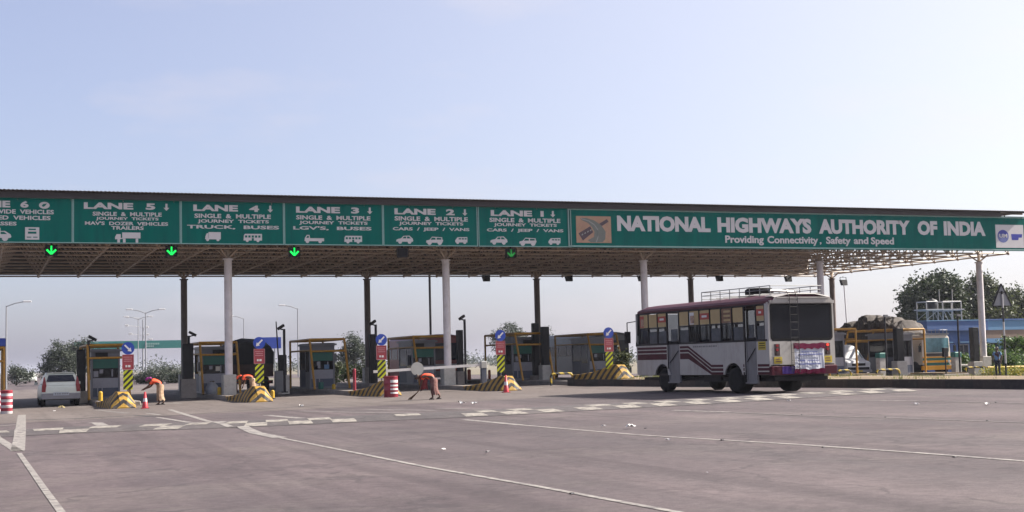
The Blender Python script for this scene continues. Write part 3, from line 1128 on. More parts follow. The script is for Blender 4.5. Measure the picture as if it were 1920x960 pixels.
def bus_icon(mb, u0, u1, v0, v1, y):
    def q(*ps):
        return [(u0 + (u1 - u0)*a, v0 + (v1 - v0)*b) for a, b in ps]
    mb.plate(q((0, .15), (.02, .8), (.08, 1), (1, 1), (1, .15)), y - 0.012, y - 0.002)
    for k in range(5):
        a = .08 + k*.18
        mb.plate(q((a, .52), (a, .8), (a + .12, .8), (a + .12, .52)), y - 0.016, y - 0.013, 'signgreen')
    for c in (.2, .78):
        mb.lathe([(0.08*(u1 - u0), -0.014), (0.08*(u1 - u0), -0.001)], (u0 + c*(u1 - u0), y, v0 + .13*(v1 - v0)), 12, axis='y')
    mb.plate(q((.44, .15), (.44, .45), (.56, .45), (.56, .15)), y - 0.016, y - 0.013, 'signgreen')


def truck_icon(mb, u0, u1, v0, v1, y):
    def q(*ps):
        return [(u0 + (u1 - u0)*a, v0 + (v1 - v0)*b) for a, b in ps]
    mb.plate(q((.22, .18), (.22, 1), (1, 1), (1, .18)), y - 0.012, y - 0.002)
    mb.plate(q((0, .18), (.02, .5), (.10, .85), (.20, .88), (.20, .18)), y - 0.012, y - 0.002)
    for c in (.16, .82):
        mb.lathe([(0.10*(u1 - u0), -0.014), (0.10*(u1 - u0), -0.001)], (u0 + c*(u1 - u0), y, v0 + .15*(v1 - v0)), 12, axis='y')


def lgv_icon(mb, u0, u1, v0, v1, y):
    def q(*ps):
        return [(u0 + (u1 - u0)*a, v0 + (v1 - v0)*b) for a, b in ps]
    mb.plate(q((0, .2), (.02, .6), (.12, 1), (.26, 1), (.28, .58), (1, .58), (1, .2)), y - 0.012, y - 0.002)
    mb.plate(q((.09, .62), (.14, .88), (.22, .88), (.22, .62)), y - 0.016, y - 0.013, 'signgreen')
    for c in (.15, .80):
        mb.lathe([(0.09*(u1 - u0), -0.014), (0.09*(u1 - u0), -0.001)], (u0 + c*(u1 - u0), y, v0 + .16*(v1 - v0)), 12, axis='y')


def trailer_icon(mb, u0, u1, v0, v1, y):
    def q(*ps):
        return [(u0 + (u1 - u0)*a, v0 + (v1 - v0)*b) for a, b in ps]
    mb.plate(q((.28, .42), (.28, 1), (1, 1), (1, .42)), y - 0.012, y - 0.002)
    mb.plate(q((0, .32), (0, .55), (.06, .82), (.22, .82), (.22, .32)), y - 0.012, y - 0.002)
    mb.plate(q((.22, .36), (.22, .46), (.30, .46), (.30, .36)), y - 0.0125, y - 0.002)
    for c in (.14, .36, .86):
        mb.plate(q((c - .05, 0), (c - .05, .40), (c + .05, .40), (c + .05, 0)), y - 0.0128, y - 0.002)


def arrow_down(mb, uc, wd, z0, z1, y):
    h = z1 - z0
    mb.plate([(uc - wd*.18, z1), (uc + wd*.18, z1), (uc + wd*.18, z0 + h*.42), (uc + wd*.5, z0 + h*.42), (uc, z0), (uc - wd*.5, z0 + h*.42), (uc - wd*.18, z0 + h*.42)][::-1], y - 0.012, y - 0.002)


LX = [-0.95, 4.08, 9.12, 14.22, 19.38, 24.58, 30.05]
SM = ['SINGLE & MULTIPLE', 'JOURNEY TICKETS']
lane_def = {
    6: ('LANE 6', [('EXTRA WIDE VEHICLES', .06, .83, .275, .37), ('EXEMPTED VEHICLES', .06, .80, .41, .50), ('& PASSES', .18, .50, .545, .625)]),
    5: ('LANE 5', [(SM[0], .18, .82, .295, .385), (SM[1], .21, .79, .41, .49), ("MAV'S DOZER VEHICLES", .11, .88, .51, .59), ('TRAILERS', .35, .65, .61, .69)]),
    4: ('LANE 4', [(SM[0], .13, .87, .30, .40), (SM[1], .16, .85, .43, .525), ('TRUCK, BUSES', .06, .95, .56, .655)]),
    3: ('LANE 3', [(SM[0], .12, .87, .30, .40), (SM[1], .15, .84, .43, .525), ("LGV'S, BUSES", .09, .88, .555, .65)]),
    2: ('LANE 2', [(SM[0], .12, .895, .285, .39), (SM[1], .165, .845, .415, .51), ('CARS / JEEP / VANS', .10, .91, .55, .645)]),
    1: ('LANE 1', [(SM[0], .12, .88, .285, .39), (SM[1], .165, .84, .415, .51), ('CARS / JEEP / VANS', .09, .91, .55, .645)]),
}
lane_lab = {
    6: 'green overhead sign reading LANE 6 with a round badge for exempted wide vehicles',
    5: 'green overhead sign reading LANE 5 for dozers and trailers, one trailer symbol',
    4: 'green overhead sign reading LANE 4 for truck and buses',
    3: "green overhead sign reading LANE 3 for LGV'S and buses",
    2: 'green overhead sign reading LANE 2 for cars, jeep and vans',
    1: 'green overhead sign reading LANE 1, beside the wide authority sign',
}
for n in (6, 5, 4, 3, 2, 1):
    x0, x1 = LX[6 - n], LX[7 - n]
    t = thing('lane_sign', lane_lab[n], 'sign', ((x0 + x1)/2, SY, SZ0), 0, 'green lane signs along the canopy front')
    W, H = x1 - x0, SZ1 - SZ0
    if n == 1:
        W -= 0.06
    sign_frame(t, -W/2 + 0.004, W/2 - 0.004, 0, H, bw=0.045, gap=0.004)

    def U(u):
        return -W/2 + u*W

    def V(v):
        return H*(1 - v)
    title, lines = lane_def[n]
    u0, u1, v1, v0 = {6: (.10, .605, .235, .09), 1: (.135, .70, .24, .095), 5: (.10, .76, .235, .09)}.get(n, (.12, .755, .24, .095))
    title_words(t, title.split(), U(u0), U(u1), V(v1), V(v0), -0.014, 0.045, .62 if n > 1 else .5)
    a = MB()
    for tx_, u0, u1, v0, v1 in lines:
        put_text(a, tx_, U(u0), U(u1), V(v1), V(v0), -0.014, 0.028, space=1)
    a.build('lettering', 'signwhite', t, fix=False)
    if n == 6:
        b = MB()
        uc, vc = U(.745), V(.175)
        b.lathe([(0.13, -0.012), (0.13, -0.002)], (0, 0, 0), 28, axis='y')
        for i, p in enumerate(b.v):
            b.v[i] = (uc + p[0]*1.85, p[1], vc + p[2]*1.25)
        b.plate([(uc - .12, vc - .02), (uc - .05, vc + .06), (uc + .12, vc + .09), (uc + .02, vc - .04), (uc - .06, vc - .08)], -0.017, -0.013, 'signgreen')
        b.build('round_badge', 'signwhite', t)
        b = MB()
        car_icon(b, U(.20), U(.455), V(.93), V(.745), 0)
        b.plate([(U(.28), V(.75)), (U(.28), V(.70)), (U(.36), V(.68)), (U(.36), V(.75))], -0.0118, -0.002)
        b.build('pictogram', 'signwhite', t)
        b = MB()
        b.box(U(.575), U(.70), -0.012, -0.002, V(.93), V(.66))
        b.box(U(.605), U(.67), -0.016, -0.0125, V(.72), V(.69), 'signgreen')
        b.box(U(.60), U(.675), -0.016, -0.0125, V(.80), V(.755), 'signgreen')
        b.box(U(.59), U(.63), -0.016, -0.0125, V(.885), V(.865), 'signgreen')
        b.box(U(.645), U(.685), -0.016, -0.0125, V(.885), V(.865), 'signgreen')
        b.build('pictogram', 'signwhite', t)
    else:
        b = MB()
        arrow_down(b, U(.865 if n > 1 else .80), W*.055, V(.25), V(.09), 0)
        b.build('arrow', 'signwhite', t)
        icons = {5: [(trailer_icon, .385, .62, .975, .75)],
                 4: [(truck_icon, .23, .38, .92, .72), (bus_icon, .60, .78, .93, .75)],
                 3: [(lgv_icon, .20, .395, .94, .76), (bus_icon, .60, .78, .94, .77)],
                 2: [(car_icon, .135, .31, .93, .75), (jeep_icon, .445, .625, .95, .77), (van_icon, .755, .885, .93, .77)],
                 1: [(car_icon, .125, .305, .93, .745), (jeep_icon, .43, .615, .95, .77), (van_icon, .745, .875, .93, .77)]}[n]
        for fn, u0, u1, v0, v1 in icons:
            b = MB()
            fn(b, U(u0), U(u1), V(v0), V(v1), 0)
            b.build('pictogram', 'signwhite', t)

# wide authority sign
bx0, bx1 = at(1064, 430, SY)[0], 63.6
t = thing('authority_sign', 'long green sign reading NATIONAL HIGHWAYS AUTHORITY OF INDIA with two emblems', 'sign', (bx0, SY, SZ0))
W = bx1 - bx0
H = SZ1 - SZ0
sign_frame(t, 0, W, 0, H, bw=0.075, gap=0.035)


def bxz(px, py):
    x, z = at(px, py, SY)
    return x - bx0, z - SZ0


a = MB()
xa, z1_ = bxz(1157, 402)
xb, z0_ = bxz(1847, 444)
words_ = (('NATIONAL', 1157, 1332), ('HIGHWAYS', 1345, 1521), ('AUTHORITY', 1535, 1706), ('OF', 1720, 1757), ('INDIA', 1769, 1847))
for wd, p0, p1 in words_:
    x0 = bxz(p0, 420)[0]
    x1 = bxz(p1, 425)[0]
    pm = (p0 + p1)/2
    zt = bxz(pm, 402 + (pm - 1157)/690*11.5)[1]
    zb = bxz(pm, 436 + (pm - 1157)/690*9)[1]
    a = MB()
    put_text(a, wd, x0, x1, 0.92, 1.80, -0.014, 0.052)
    a.build('headline_lettering', 'signwhite', t, fix=False)
a = MB()
for wd, p0, p1 in (('Providing', 1360, 1432), ('Connectivity', 1439, 1534), (',', 1537, 1540), ('Safety', 1549, 1595), ('and', 1601, 1628), ('Speed', 1633, 1676)):
    desc = 0.13 if any(c in 'gypq' for c in wd) else 0
    a = MB()
    z0 = 0.335
    if wd == ',':
        put_text(a, wd, bxz(p0, 455)[0], bxz(p1, 455)[0], z0 - 0.06, z0 + 0.09, -0.014, 0.02)
    else:
        put_text(a, wd, bxz(p0, 455)[0], bxz(p1, 455)[0], z0 - desc, z0 + 0.42, -0.014, 0.028)
    a.build('slogan_lettering', 'signwhite', t, fix=False)
# road crossing emblem
e0, ez0 = bxz(1081, 455)
e1, ez1 = bxz(1145, 406)
a = MB()
a.box(e0, e1, -0.010, -0.002, ez0, ez1)
eo = a.build('emblem', 'peach', t)


def ec(u, v):
    return e0 + (e1 - e0)*u, ez0 + (ez1 - ez0)*v


a = MB()
P_ = [ec(u, v) for u, v in ((.12, .92), (.30, .93), (.52, .84), (.72, .66), (.84, .42), (.82, .14), (.74, .02), (.40, .02), (.32, .10), (.50, .22), (.52, .42), (.44, .60), (.34, .74), (.14, .86))]
a.plate(P_[::-1], -0.014, -0.0105)
a.build('emblem_road', 'embgrey', eo)
a = MB()
cpts = [ec(u, v) for u, v in ((.14, .90), (.36, .82), (.52, .68), (.62, .48), (.62, .24), (.56, .02))]
for p, q in zip(cpts, cpts[1:]):
    a.bar((p[0], -0.017, p[1]), (q[0], -0.017, q[1]), 0.004, 0.05, up=(0, 0.001, 1))
a.build('emblem_line', 'embline', eo)
a = MB()
a.plate([ec(u, v) for u, v in ((.06, .35), (.40, .62), (.48, .40), (.18, .08))][::-1], -0.020, -0.0145)
a.plate([ec(u, v) for u, v in ((.66, .72), (.88, .90), (.93, .80), (.74, .64))][::-1], -0.020, -0.0145)
for u in (.14, .22, .30, .38):
    p = ec(u, .20 + u*.7)
    a.plate([(p[0], p[1]), (p[0] + .09, p[1] + .07), (p[0] + .12, p[1] + .02), (p[0] + .04, p[1] - .05)], -0.023, -0.0205, 'embline')
a.build('emblem_band', 'embdark', eo)
# white panel with the blue badge
e0, ez0 = bxz(1868, 464.5)
e1, ez1 = bxz(1918, 422)
a = MB()
a.box(e0, e1, -0.010, -0.002, ez0, ez1)
eo = a.build('white_emblem', 'signwhite', t)
a = MB()
cxx, czz = ec(.26, .50)
a.plate([(cxx + .44*cos(2*pi*i/28), czz + .40*sin(2*pi*i/28)) for i in range(28)], -0.014, -0.0105)
a.build('badge', 'blue3', eo)
a = MB()
a.plate([(cxx + .44*cos(R(d)), czz + .40*sin(R(d))) for d in range(18, 163, 8)], -0.017, -0.0145)
a.plate([ec(u, v) for u, v in ((.55, .60), (.95, .60), (.93, .45), (.82, .45), (.80, .34), (.57, .34))], -0.014, -0.0105)
a.build('badge_print', 'blue2', eo)
a = MB()
put_text(a, 'UM', cxx - .30, cxx + .32, czz - .09, czz + .15, -0.019, 0.03)
a.build('badge_letters', 'signwhite', eo, fix=False)

# ------------------------------------------------------------------ lane signals under the sign


def lane_signal(px, state, label):
    x = at(px, 474, SY + 0.25)[0]
    t = thing('lane_signal', label, 'lane signal', (x, SY + 0.25, SZ0 - 0.06), 0, 'arrow signal boxes under the lane signs')
    m = MB()
    m.cbox(-0.27, 0.27, -0.12, 0.12, -0.52, -0.02, 0.015)
    m.box(-0.03, 0.03, -0.03, 0.03, -0.02, 0.4)
    m.build('housing', 'black', t)
    m = MB()
    m.box(-0.30, 0.30, -0.22, -0.12, -0.03, -0.015)
    m.box(-0.29, -0.275, -0.2, -0.12, -0.5, -0.03)
    m.box(0.275, 0.29, -0.2, -0.12, -0.5, -0.03)
    m.build('visor', 'black', t)
    if state:
        m = MB()
        z = -0.48
        m.box(-0.035, 0.035, -0.135, -0.125, z + 0.10, z + 0.42)
        for s in (-1, 1):
            m.bar((0, -0.131, z + 0.03), (s*0.21, -0.131, z + 0.24), 0.008, 0.085, up=(0, 0.001, 1))
        m.build('arrow_light', 'led' if state == 2 else 'leddim', t)


lane_signal(96, 2, 'lit green arrow signal hanging under the LANE 6 sign')
lane_signal(321, 2, 'lit green arrow signal hanging between the LANE 5 and LANE 4 signs')
lane_signal(551, 2, 'lit green arrow signal hanging under the LANE 3 sign')
lane_signal(754, 0, 'unlit black signal box hanging under the LANE 2 sign')
lane_signal(957, 1, 'dim green arrow signal hanging under the LANE 1 sign')

# floodlights along the back edge of the canopy
fl_lab = ['black floodlight under the canopy back edge, left of the rear column above the tall red posts',
          'black floodlight under the canopy edge between the LANE 1 column and the bus',
          'black floodlight half hidden behind the white column over the bus front',
          'black floodlight under the canopy edge above the bus roof rack front',
          'black floodlight under the canopy edge above the bus rear roof rack',
          'black floodlight by the last rear column, above the white van']
fl_lab[0] = 'black floodlight under the canopy edge, first one past the column by the red bus'
for (px, py), lb in zip(((911, 522), (1066, 522), (1202, 522), (1348, 522), (1477, 523), (1581, 530)), fl_lab):
    x, z = at(px, py, 90.4)
    t = thing('floodlight', lb, 'floodlight', (x, 90.4, z), 0, 'floodlights along the back edge of the canopy')
    m = MB()
    m.loft([[(-0.26, -0.16, 0.22), (0.26, -0.16, 0.22), (0.26, 0.16, 0.22), (-0.26, 0.16, 0.22)], [(-0.22, -0.28, -0.22), (0.22, -0.28, -0.22), (0.22, 0.02, -0.22), (-0.22, 0.02, -0.22)]], True, None, caps=True)
    m.build('lamp_body', 'black', t)
    m = MB()
    m.bar((-0.28, 0, 0), (-0.28, 0, 0.42), 0.03, 0.05)
    m.bar((0.28, 0, 0), (0.28, 0, 0.42), 0.03, 0.05)
    m.bar((-0.29, 0, 0.42), (0.29, 0, 0.42), 0.05, 0.03)
    m.tube((0, 0, 0.4), (0, 0, ZB - z), 0.02, 6)
    m.build('bracket', 'darkpole', t)

# ------------------------------------------------------------------ toll islands with striped noses
IX = [0.1, 6.05, 12.0, 18.0, 24.0]
NY0 = 60.9                                       # front tip of the noses
isl_where = ['at the edge behind the banded drum', 'between the silver hatchback and the sweeper in beige',
             'under the column between LANE 5 and LANE 4', 'beside the dark red drum', 'under the column behind the white barrier arm']


NOX = 0.0


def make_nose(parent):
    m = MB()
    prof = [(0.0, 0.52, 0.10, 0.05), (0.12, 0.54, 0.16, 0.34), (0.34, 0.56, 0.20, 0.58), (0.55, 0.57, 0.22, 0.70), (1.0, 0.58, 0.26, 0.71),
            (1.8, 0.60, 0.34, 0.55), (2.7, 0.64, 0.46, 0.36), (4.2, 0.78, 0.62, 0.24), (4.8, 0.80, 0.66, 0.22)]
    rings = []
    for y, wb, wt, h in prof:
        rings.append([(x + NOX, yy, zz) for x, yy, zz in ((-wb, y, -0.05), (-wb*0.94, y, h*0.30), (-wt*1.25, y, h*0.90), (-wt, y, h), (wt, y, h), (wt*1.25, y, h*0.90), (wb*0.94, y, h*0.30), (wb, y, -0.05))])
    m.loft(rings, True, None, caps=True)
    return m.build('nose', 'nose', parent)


for i, x in enumerate(IX):
    z = gz(x)
    y0 = NY0 if i else 62.0
    t = thing('toll_island', 'toll island with striped nose, ' + isl_where[i], 'toll island', (x, y0, z), 0, 'toll islands with striped noses')
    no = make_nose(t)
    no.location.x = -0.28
    m = MB()
    m.cbox(-0.93, 0.93, 4.6, 32, -0.05, 0.20, 0.04)
    m.build('platform', 'kerb', t)
# the nose on the median end
xm = 30.15
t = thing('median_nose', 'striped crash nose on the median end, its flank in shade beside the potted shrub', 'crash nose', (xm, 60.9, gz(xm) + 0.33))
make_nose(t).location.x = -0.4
# island of the opposite carriageway
for i, x in enumerate((30.2, 36.0, 42.0, 48.0, 54.0, 59.6)):
    t = thing('toll_island', ['low concrete island under the booth with stacked crash rails, behind the median', 'low concrete island under the booth with the open steel door frame', 'low concrete island hidden behind the bus',
              'low concrete island beside the white van', 'low concrete island between the white van and the yellow truck', 'low concrete island around the last white column'][i], 'toll island',
              (x, 65.9 if i else 66.0, gz(x)), 0, 'opposite toll islands')
    m = MB()
    m.cbox(-0.93, 0.93, 0, 26, -0.05, 0.20, 0.04)
    m.build('platform', 'kerb', t)
    if i in (3, 4):
        h = MB()
        h.box(-0.9, 0.9, 0.2, 3.2, 0.20, 0.28)
        h.build('soil_bed', 'soil', t)

# ------------------------------------------------------------------ hazard marker posts


def marker(px, py_base, py_disc, Y, zbase, label, flip=False):
    x = at(px, py_disc, Y)[0]
    zt = at(px, py_disc, Y)[1]
    t = thing('hazard_marker', label, 'marker post', (x, Y, zbase), 0, 'marker posts on the island noses')
    h = zt - zbase
    m = MB()
    m.tube((0, 0.05, 0), (0, 0.05, h + 0.2), 0.035, 8)
    m.build('post', 'grey', t)
    b = MB()
    z1 = h - 0.95
    b.box(-0.20, 0.20, 0, 0.015, z1 - 0.86, z1)
    b.build('hazard_board', 'hazard', t)
    r = MB()
    r.box(-0.25, 0.25, 0, 0.015, h - 0.94, h - 0.27)
    ro = r.build('red_board', 'redboard', t)
    r = MB()
    for q in ((-0.25, -0.235, h - 0.94, h - 0.27), (0.235, 0.25, h - 0.94, h - 0.27), (-0.235, 0.235, h - 0.285, h - 0.27), (-0.235, 0.235, h - 0.94, h - 0.925)):
        r.box(q[0], q[1], -0.006, -0.001, q[2], q[3])
    r.build('board_border', 'redline', ro)
    r = MB()
    rnd = random.Random(3)
    for k, (a, b2, zz, hh) in enumerate(((-0.19, 0.19, .37, .035), (-0.16, 0.16, .46, .035), (-0.18, 0.17, .55, .035))):
        u = a
        while u < b2:
            q = rnd.uniform(.02, .05)
            r.box(u, min(u + q, b2), -0.006, -0.001, h - zz - hh, h - zz)
            u += q + 0.015
    r.build('faded_marks', 'redline', ro)
    r = MB()
    for a, b2 in ((-0.11, -0.035), (0.0, 0.10)):
        r.box(a, b2, -0.007, -0.001, h - 0.83, h - 0.74)
    r.build('pale_marks', 'white', ro)
    d = MB()
    d.lathe([(0.275, -0.005), (0.275, 0.012)], (0, 0, h), 32, axis='y')
    do = d.build('blue_disc', 'blue', t)
    a = MB()
    s = -1 if flip else 1
    c, k = cos(R(45)), sin(R(45))

    def rot(u, v):
        # an arrow along local -v, turned so that it points down and outwards
        return (s*(u*c - v*k)*-1, h + (u*k + v*c))
    pts = [(-0.035, 0.20), (0.035, 0.20), (0.035, -0.06), (0.10, -0.06), (0, -0.21), (-0.10, -0.06), (-0.035, -0.06)]
    a.plate([rot(u, v) for u, v in pts], -0.012, -0.006)
    a.build('arrow', 'white', do)
    return t


marker(240, 0, 653, 62.0, gz(6) + 0.70, 'hazard marker whose disc arrow slants the other way, by the silver hatchback', True)
marker(486, 0, 643, 62.1, gz(12) + 0.70, 'hazard marker with blue arrow disc in front of the plain blue far sign')
marker(715, 0, 637, 62.3, gz(18) + 0.70, 'hazard marker with blue arrow disc beside the dark red drum')
marker(938, 0, 629, 62.5, gz(24) + 0.70, 'hazard marker with blue arrow disc at the housing end of the white barrier arm')
marker(1141, 0, 624, 62.0, gz(30) + 1.03, 'hazard marker with blue arrow disc before the grey coach')

# ------------------------------------------------------------------ toll booths


def make_booth(label, x, y, z):
    t = thing('toll_booth', label, 'toll booth', (x, y, z), 0, 'toll booths')
    W, D, H = 0.72, 2.6, 2.42
    b = MB()
    b.box(-W, W, 0, D, 0.0, 0.10)
    for sx in (-1, 1):
        for yy in (0.0, D - 0.09):
            b.box(sx*W - (0.09 if sx > 0 else 0), sx*W + (0 if sx > 0 else 0.09), yy, yy + 0.09, 0.1, H)
    b.box(-W + .09, W - .09, 0.02, 0.08, 2.06, H)
    b.box(-W + .09, W - .09, D - 0.08, D - 0.02, 2.06, H)
    b.box(-W + 0.01, -W + 0.07, .09, D - .09, 2.12, H)
    b.box(W - 0.07, W - 0.01, .09, D - .09, 2.12, H)
    b.build('frame', 'boothg', t)
    b = MB()
    b.box(-W + .09, W - .09, 0.02, 0.07, 0.55, 1.06)
    b.build('white_panel', 'boothw', t)
    b = MB()
    b.box(-W + .09, W - .09, D - 0.07, D - 0.02, 0.55, 1.06)
    b.build('white_panel', 'boothw', t)
    b = MB()
    for q in ((-W + .09, W - .09, 0.015, 0.07, 0.10, 0.545), (-W + .09, W - .09, D - 0.07, D - 0.015, 0.10, 0.545),
              (-W + .01, -W + .06, 1.2, D - .09, 0.10, 1.06), (W - .06, W - .01, .09, D - .09, 0.10, 1.06)):
        b = MB()
        b.box(*q)
        b.build('skirting', 'boothblue', t)
    b = MB()
    for u in (-0.42, -0.20):
        b = MB()
        b.box(u, u + 0.05, -0.03, 0.012, 0.14, 0.70)
        b.build('guard_bar', 'boothw', t)
    b = MB()
    b.box(-W - 0.10, W + 0.10, -0.14, D + 0.1, H, H + 0.10)
    b.box(-W, W, -0.02, D, H + 0.10, H + 0.14)
    b.build('roof', 'boothg', t)
    for q in ((-W + .09, W - .09, 0.045, 0.052, 1.06, 2.06), (-W + .09, W - .09, D - 0.052, D - 0.045, 1.06, 2.06),
              (-W + .03, -W + .037, 1.2, D - .09, 1.06, 2.12), (W - .037, W - .03, .09, D - .09, 1.06, 2.12)):
        g = MB()
        g.box(*q)
        g.build('window', 'boothglass', t)
    n = MB()
    n.box(-W + .10, W - .10, 0.030, 0.040, 1.56, 2.03)
    n.build('green_notice', 'boothgreen', t)
    d = MB()
    d.box(-W + .015, -W + .05, 0.12, 1.18, 0.10, 0.95)
    d.box(-W + .015, -W + .05, 0.12, 0.2, 0.95, 2.1)
    d.box(-W + .015, -W + .05, 1.10, 1.18, 0.95, 2.1)
    do = d.build('door', 'boothg', t)
    d = MB()
    d.box(-W + .025, -W + .035, 0.2, 1.10, 0.95, 2.1)
    d.build('door_glass', 'boothglass', do)
    s = MB()
    s.box(-W + .12, W - .12, 0.5, 0.95, 1.0, 1.05)
    s.box(-0.25, 0.12, 0.6, 0.66, 1.08, 1.36)
    s.box(-0.4, 0.05, 1.5, 1.6, 0.5, 1.25)
    s.box(0.28, 0.44, 0.55, 0.62, 1.08, 1.45)
    s.build('counter', 'boothin', t)
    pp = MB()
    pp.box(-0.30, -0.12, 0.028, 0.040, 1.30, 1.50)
    pp.box(0.30, 0.36, 0.028, 0.040, 1.12, 1.5)  # narrow pale strip painted as a tube light's reflection in the window
    pp.build('notice_or_glint', 'boothw', t)
    return t


def add_panel(b, name, mat, x0, x1, y0, y1, z0, z1):
    m = MB()
    m.box(x0, x1, y0, y1, z0, z1)
    return m.build(name, mat, b)


def make_frame(label, x, y, z, slant=True, back=False):
    """yellow pipe guard round a booth; slanting legs face the oncoming traffic"""
    t = thing('guard_frame', label, 'guard frame', (x, y, z), 0, 'yellow pipe frames round the booths')
    W, D, H = 0.98, 6.2, 2.74
    a = 0.065
    dy = 1.1
    s = 1
    legs = []
    for sx in (-1, 1):
        m = MB()
        m.path([(sx*W, 0, 0), (sx*W, dy, H)], a, 8)
        m.build('front_post', 'yellow', t)
        m = MB()
        m.path([(sx*W, D, 0), (sx*W, D, H)], a, 8)
        m.build('rear_post', 'yellow', t)
        m = MB()
        m.path([(sx*W, dy, H), (sx*W, D, H)], a, 8)
        m.path([(sx*W, dy*0.78, H*0.78), (sx*W, D, H*0.78)], a*0.8, 8)
        m.build('side_rail', 'yellow', t)
    m = MB()
    m.path([(-W, dy, H), (W, dy, H)], a, 8)
    m.path([(-W, dy*.76, H*0.76), (W, dy*.76, H*0.76)], a*0.85, 8)
    m.build('front_rail', 'yellow', t)
    m = MB()
    m.path([(-W, D, H), (W, D, H)], a, 8)
    m.build('rear_rail', 'yellow', t)
    if back:
        t.rotation_euler = (0, 0, pi)
    return t


booth_lab = ['toll booth by the silver hatchback with a red plastic post in front', 'toll booth half hidden by the column under the LANE 4 sign',
             'toll booth standing clear under the LANE 3 sign beside the bright shrubs', 'toll booth in front of the red bus',
             'toll booth behind the marker post at the barrier housing', 'toll booth with a steel door frame before the grey coach']
frame_lab = ['yellow pipe frame round the booth by the silver hatchback', 'yellow pipe frame cut by the column under the LANE 4 sign',
             'yellow pipe frame round the booth under the LANE 3 sign', 'yellow pipe frame round the booth in front of the red bus',
             'yellow pipe frame behind the marker post at the barrier housing', 'yellow pipe frame round the booth before the grey coach']
B0 = F0 = None
boo = []
for i, (x, Y) in enumerate(((6.05, 73.4), (12.0, 75.7), (18.0, 75.7), (24.0, 75.7), (30.2, 75.6), (36.0, 77.4))):
    z = gz(x) + 0.20
    if B0 is None:
        B0 = make_booth(booth_lab[0], x, Y, z)
        F0 = make_frame(frame_lab[0], x, Y - 2.3, z)
    elif i < 5:
        bb = dup(B0, (x, Y, z), 0, booth_lab[i])
        boo.append(bb)
        dup(F0, (x, Y - 2.3, z), 0, frame_lab[i])
    else:
        bb = dup(B0, (x, Y, z), 0, booth_lab[i])
        dup(F0, (x, Y - 1.6, z), 0, frame_lab[i])
dup(B0, (0.1, 72.0, gz(0) + .2), 0, 'toll booth cut off at the picture edge behind the banded drum')
dup(F0, (0.1, 69.6, gz(0) + .2), 0, 'yellow pipe frame cut off at the picture edge behind the banded drum')
t = thing('blue_awning', 'dark blue awning box on the frame at the picture edge', 'awning', (0.1, 70.7, gz(0) + 2.98))
m = MB()
m.cbox(-1.1, 1.06, 0, 3.5, 0.04, 0.42, 0.03)
m.build('awning_box', 'blue', t)
m = MB()
m.tube((1.0, 0.1, -2.9), (1.0, 0.1, 0.04), 0.04, 8)
m.build('post', 'purple', t)
# small differences from booth to booth: displays, notices, a bottle crate, a fan box
add_panel(B0, 'fare_display', 'black', -.50, .10, -.14, -.02, 2.16, 2.36)
add_panel(B0, 'notice_or_glint', 'boothw', -.60, -.36, .026, .0395, 1.12, 1.42)
add_panel(boo[0], 'fare_display', 'black', -.10, .55, -.14, -.02, 2.14, 2.36)
add_panel(boo[0], 'notice_or_glint', 'truckcream', .05, .28, .026, .0395, 1.2, 1.46)
add_panel(boo[0], 'meter_box', 'grey', -.86, -.725, .3, .55, 1.2, 1.7)
add_panel(boo[1], 'notice_or_glint', 'boothw', -.25, -.10, .026, .0395, 1.14, 1.52)
add_panel(boo[1], 'notice_or_glint', 'shirtblue', .12, .40, .026, .0395, 1.1, 1.34)
add_panel(boo[1], 'fan_box', 'boothg', .725, .95, .4, .9, 1.5, 1.95)
add_panel(boo[2], 'fare_display', 'black', -.55, .0, -.14, -.02, 2.14, 2.36)
add_panel(boo[2], 'advert_panel', 'posterred', -.55, -.32, .026, .0395, .62, 1.0)
add_panel(boo[2], 'meter_box', 'grey', -.86, -.725, .4, .62, 1.1, 1.7)
add_panel(boo[3], 'fare_display', 'black', .0, .58, -.14, -.02, 2.14, 2.36)
add_panel(boo[3], 'notice_or_glint', 'boothw', -.5, -.22, .026, .0395, 1.12, 1.4)


def island_clutter(name, label, cat, x, Y, fn, grp=None):
    t = thing(name, label, cat, (x, Y, gz(x) + .2), random.Random(label).uniform(-.4, .4), grp)
    fn(t)


def sack(t):
    m = MB()
    n = 12
    rings = []
    for k, (z, r) in enumerate(((0, .30), (.12, .36), (.35, .33), (.55, .22), (.66, .10), (.74, .13))):
        rings.append([(r*cos(2*pi*i/n)*(1 + .12*sin(i*2.1 + k)), r*.8*sin(2*pi*i/n)*(1 + .1*sin(i*1.7)), z + .03*sin(i*1.3 + k)) for i in range(n)])
    m.loft(rings, True, None, caps=True, smooth=True)
    m.build('sack', 'galv', t)
    m = MB()
    m.lathe([(.12, .63), (.13, .66), (.12, .69)], (0, 0, 0), 10)
    m.build('tie', 'bark', t)


def stool(t):
    m = MB()
    m.cbox(-.2, .2, -.2, .2, .42, .46, .02)
    m.build('seat', 'shirtblue', t)
    for sx in (-1, 1):
        for sy in (-1, 1):
            m = MB()
            m.tube((sx*.19, sy*.19, 0), (sx*.15, sy*.15, .42), .02, 6)
            m.build('leg', 'shirtblue', t)


def tin(t):
    m = MB()
    m.lathe([(.14, 0), (.15, .02), (.15, .36), (.14, .38), (.02, .38)], (0, 0, 0), 16)
    m.build('can', 'truckgreen', t)
    m = MB()
    m.path([(-.12, 0, .36), (-.09, 0, .48), (.09, 0, .48), (.12, 0, .36)], .008, 5)
    m.build('handle', 'grey', t)


island_clutter('sack', 'pale sack slumped against the foot of the rear column under the LANE 4 sign', 'sack', 11.45, 73.2, sack)
island_clutter('plastic_stool', 'blue plastic stool beside the booth in front of the red bus', 'stool', 23.6, 74.6, stool)
island_clutter('paint_can', 'teal paint can on the island before the LANE 3 booth', 'can', 17.6, 74.4, tin)
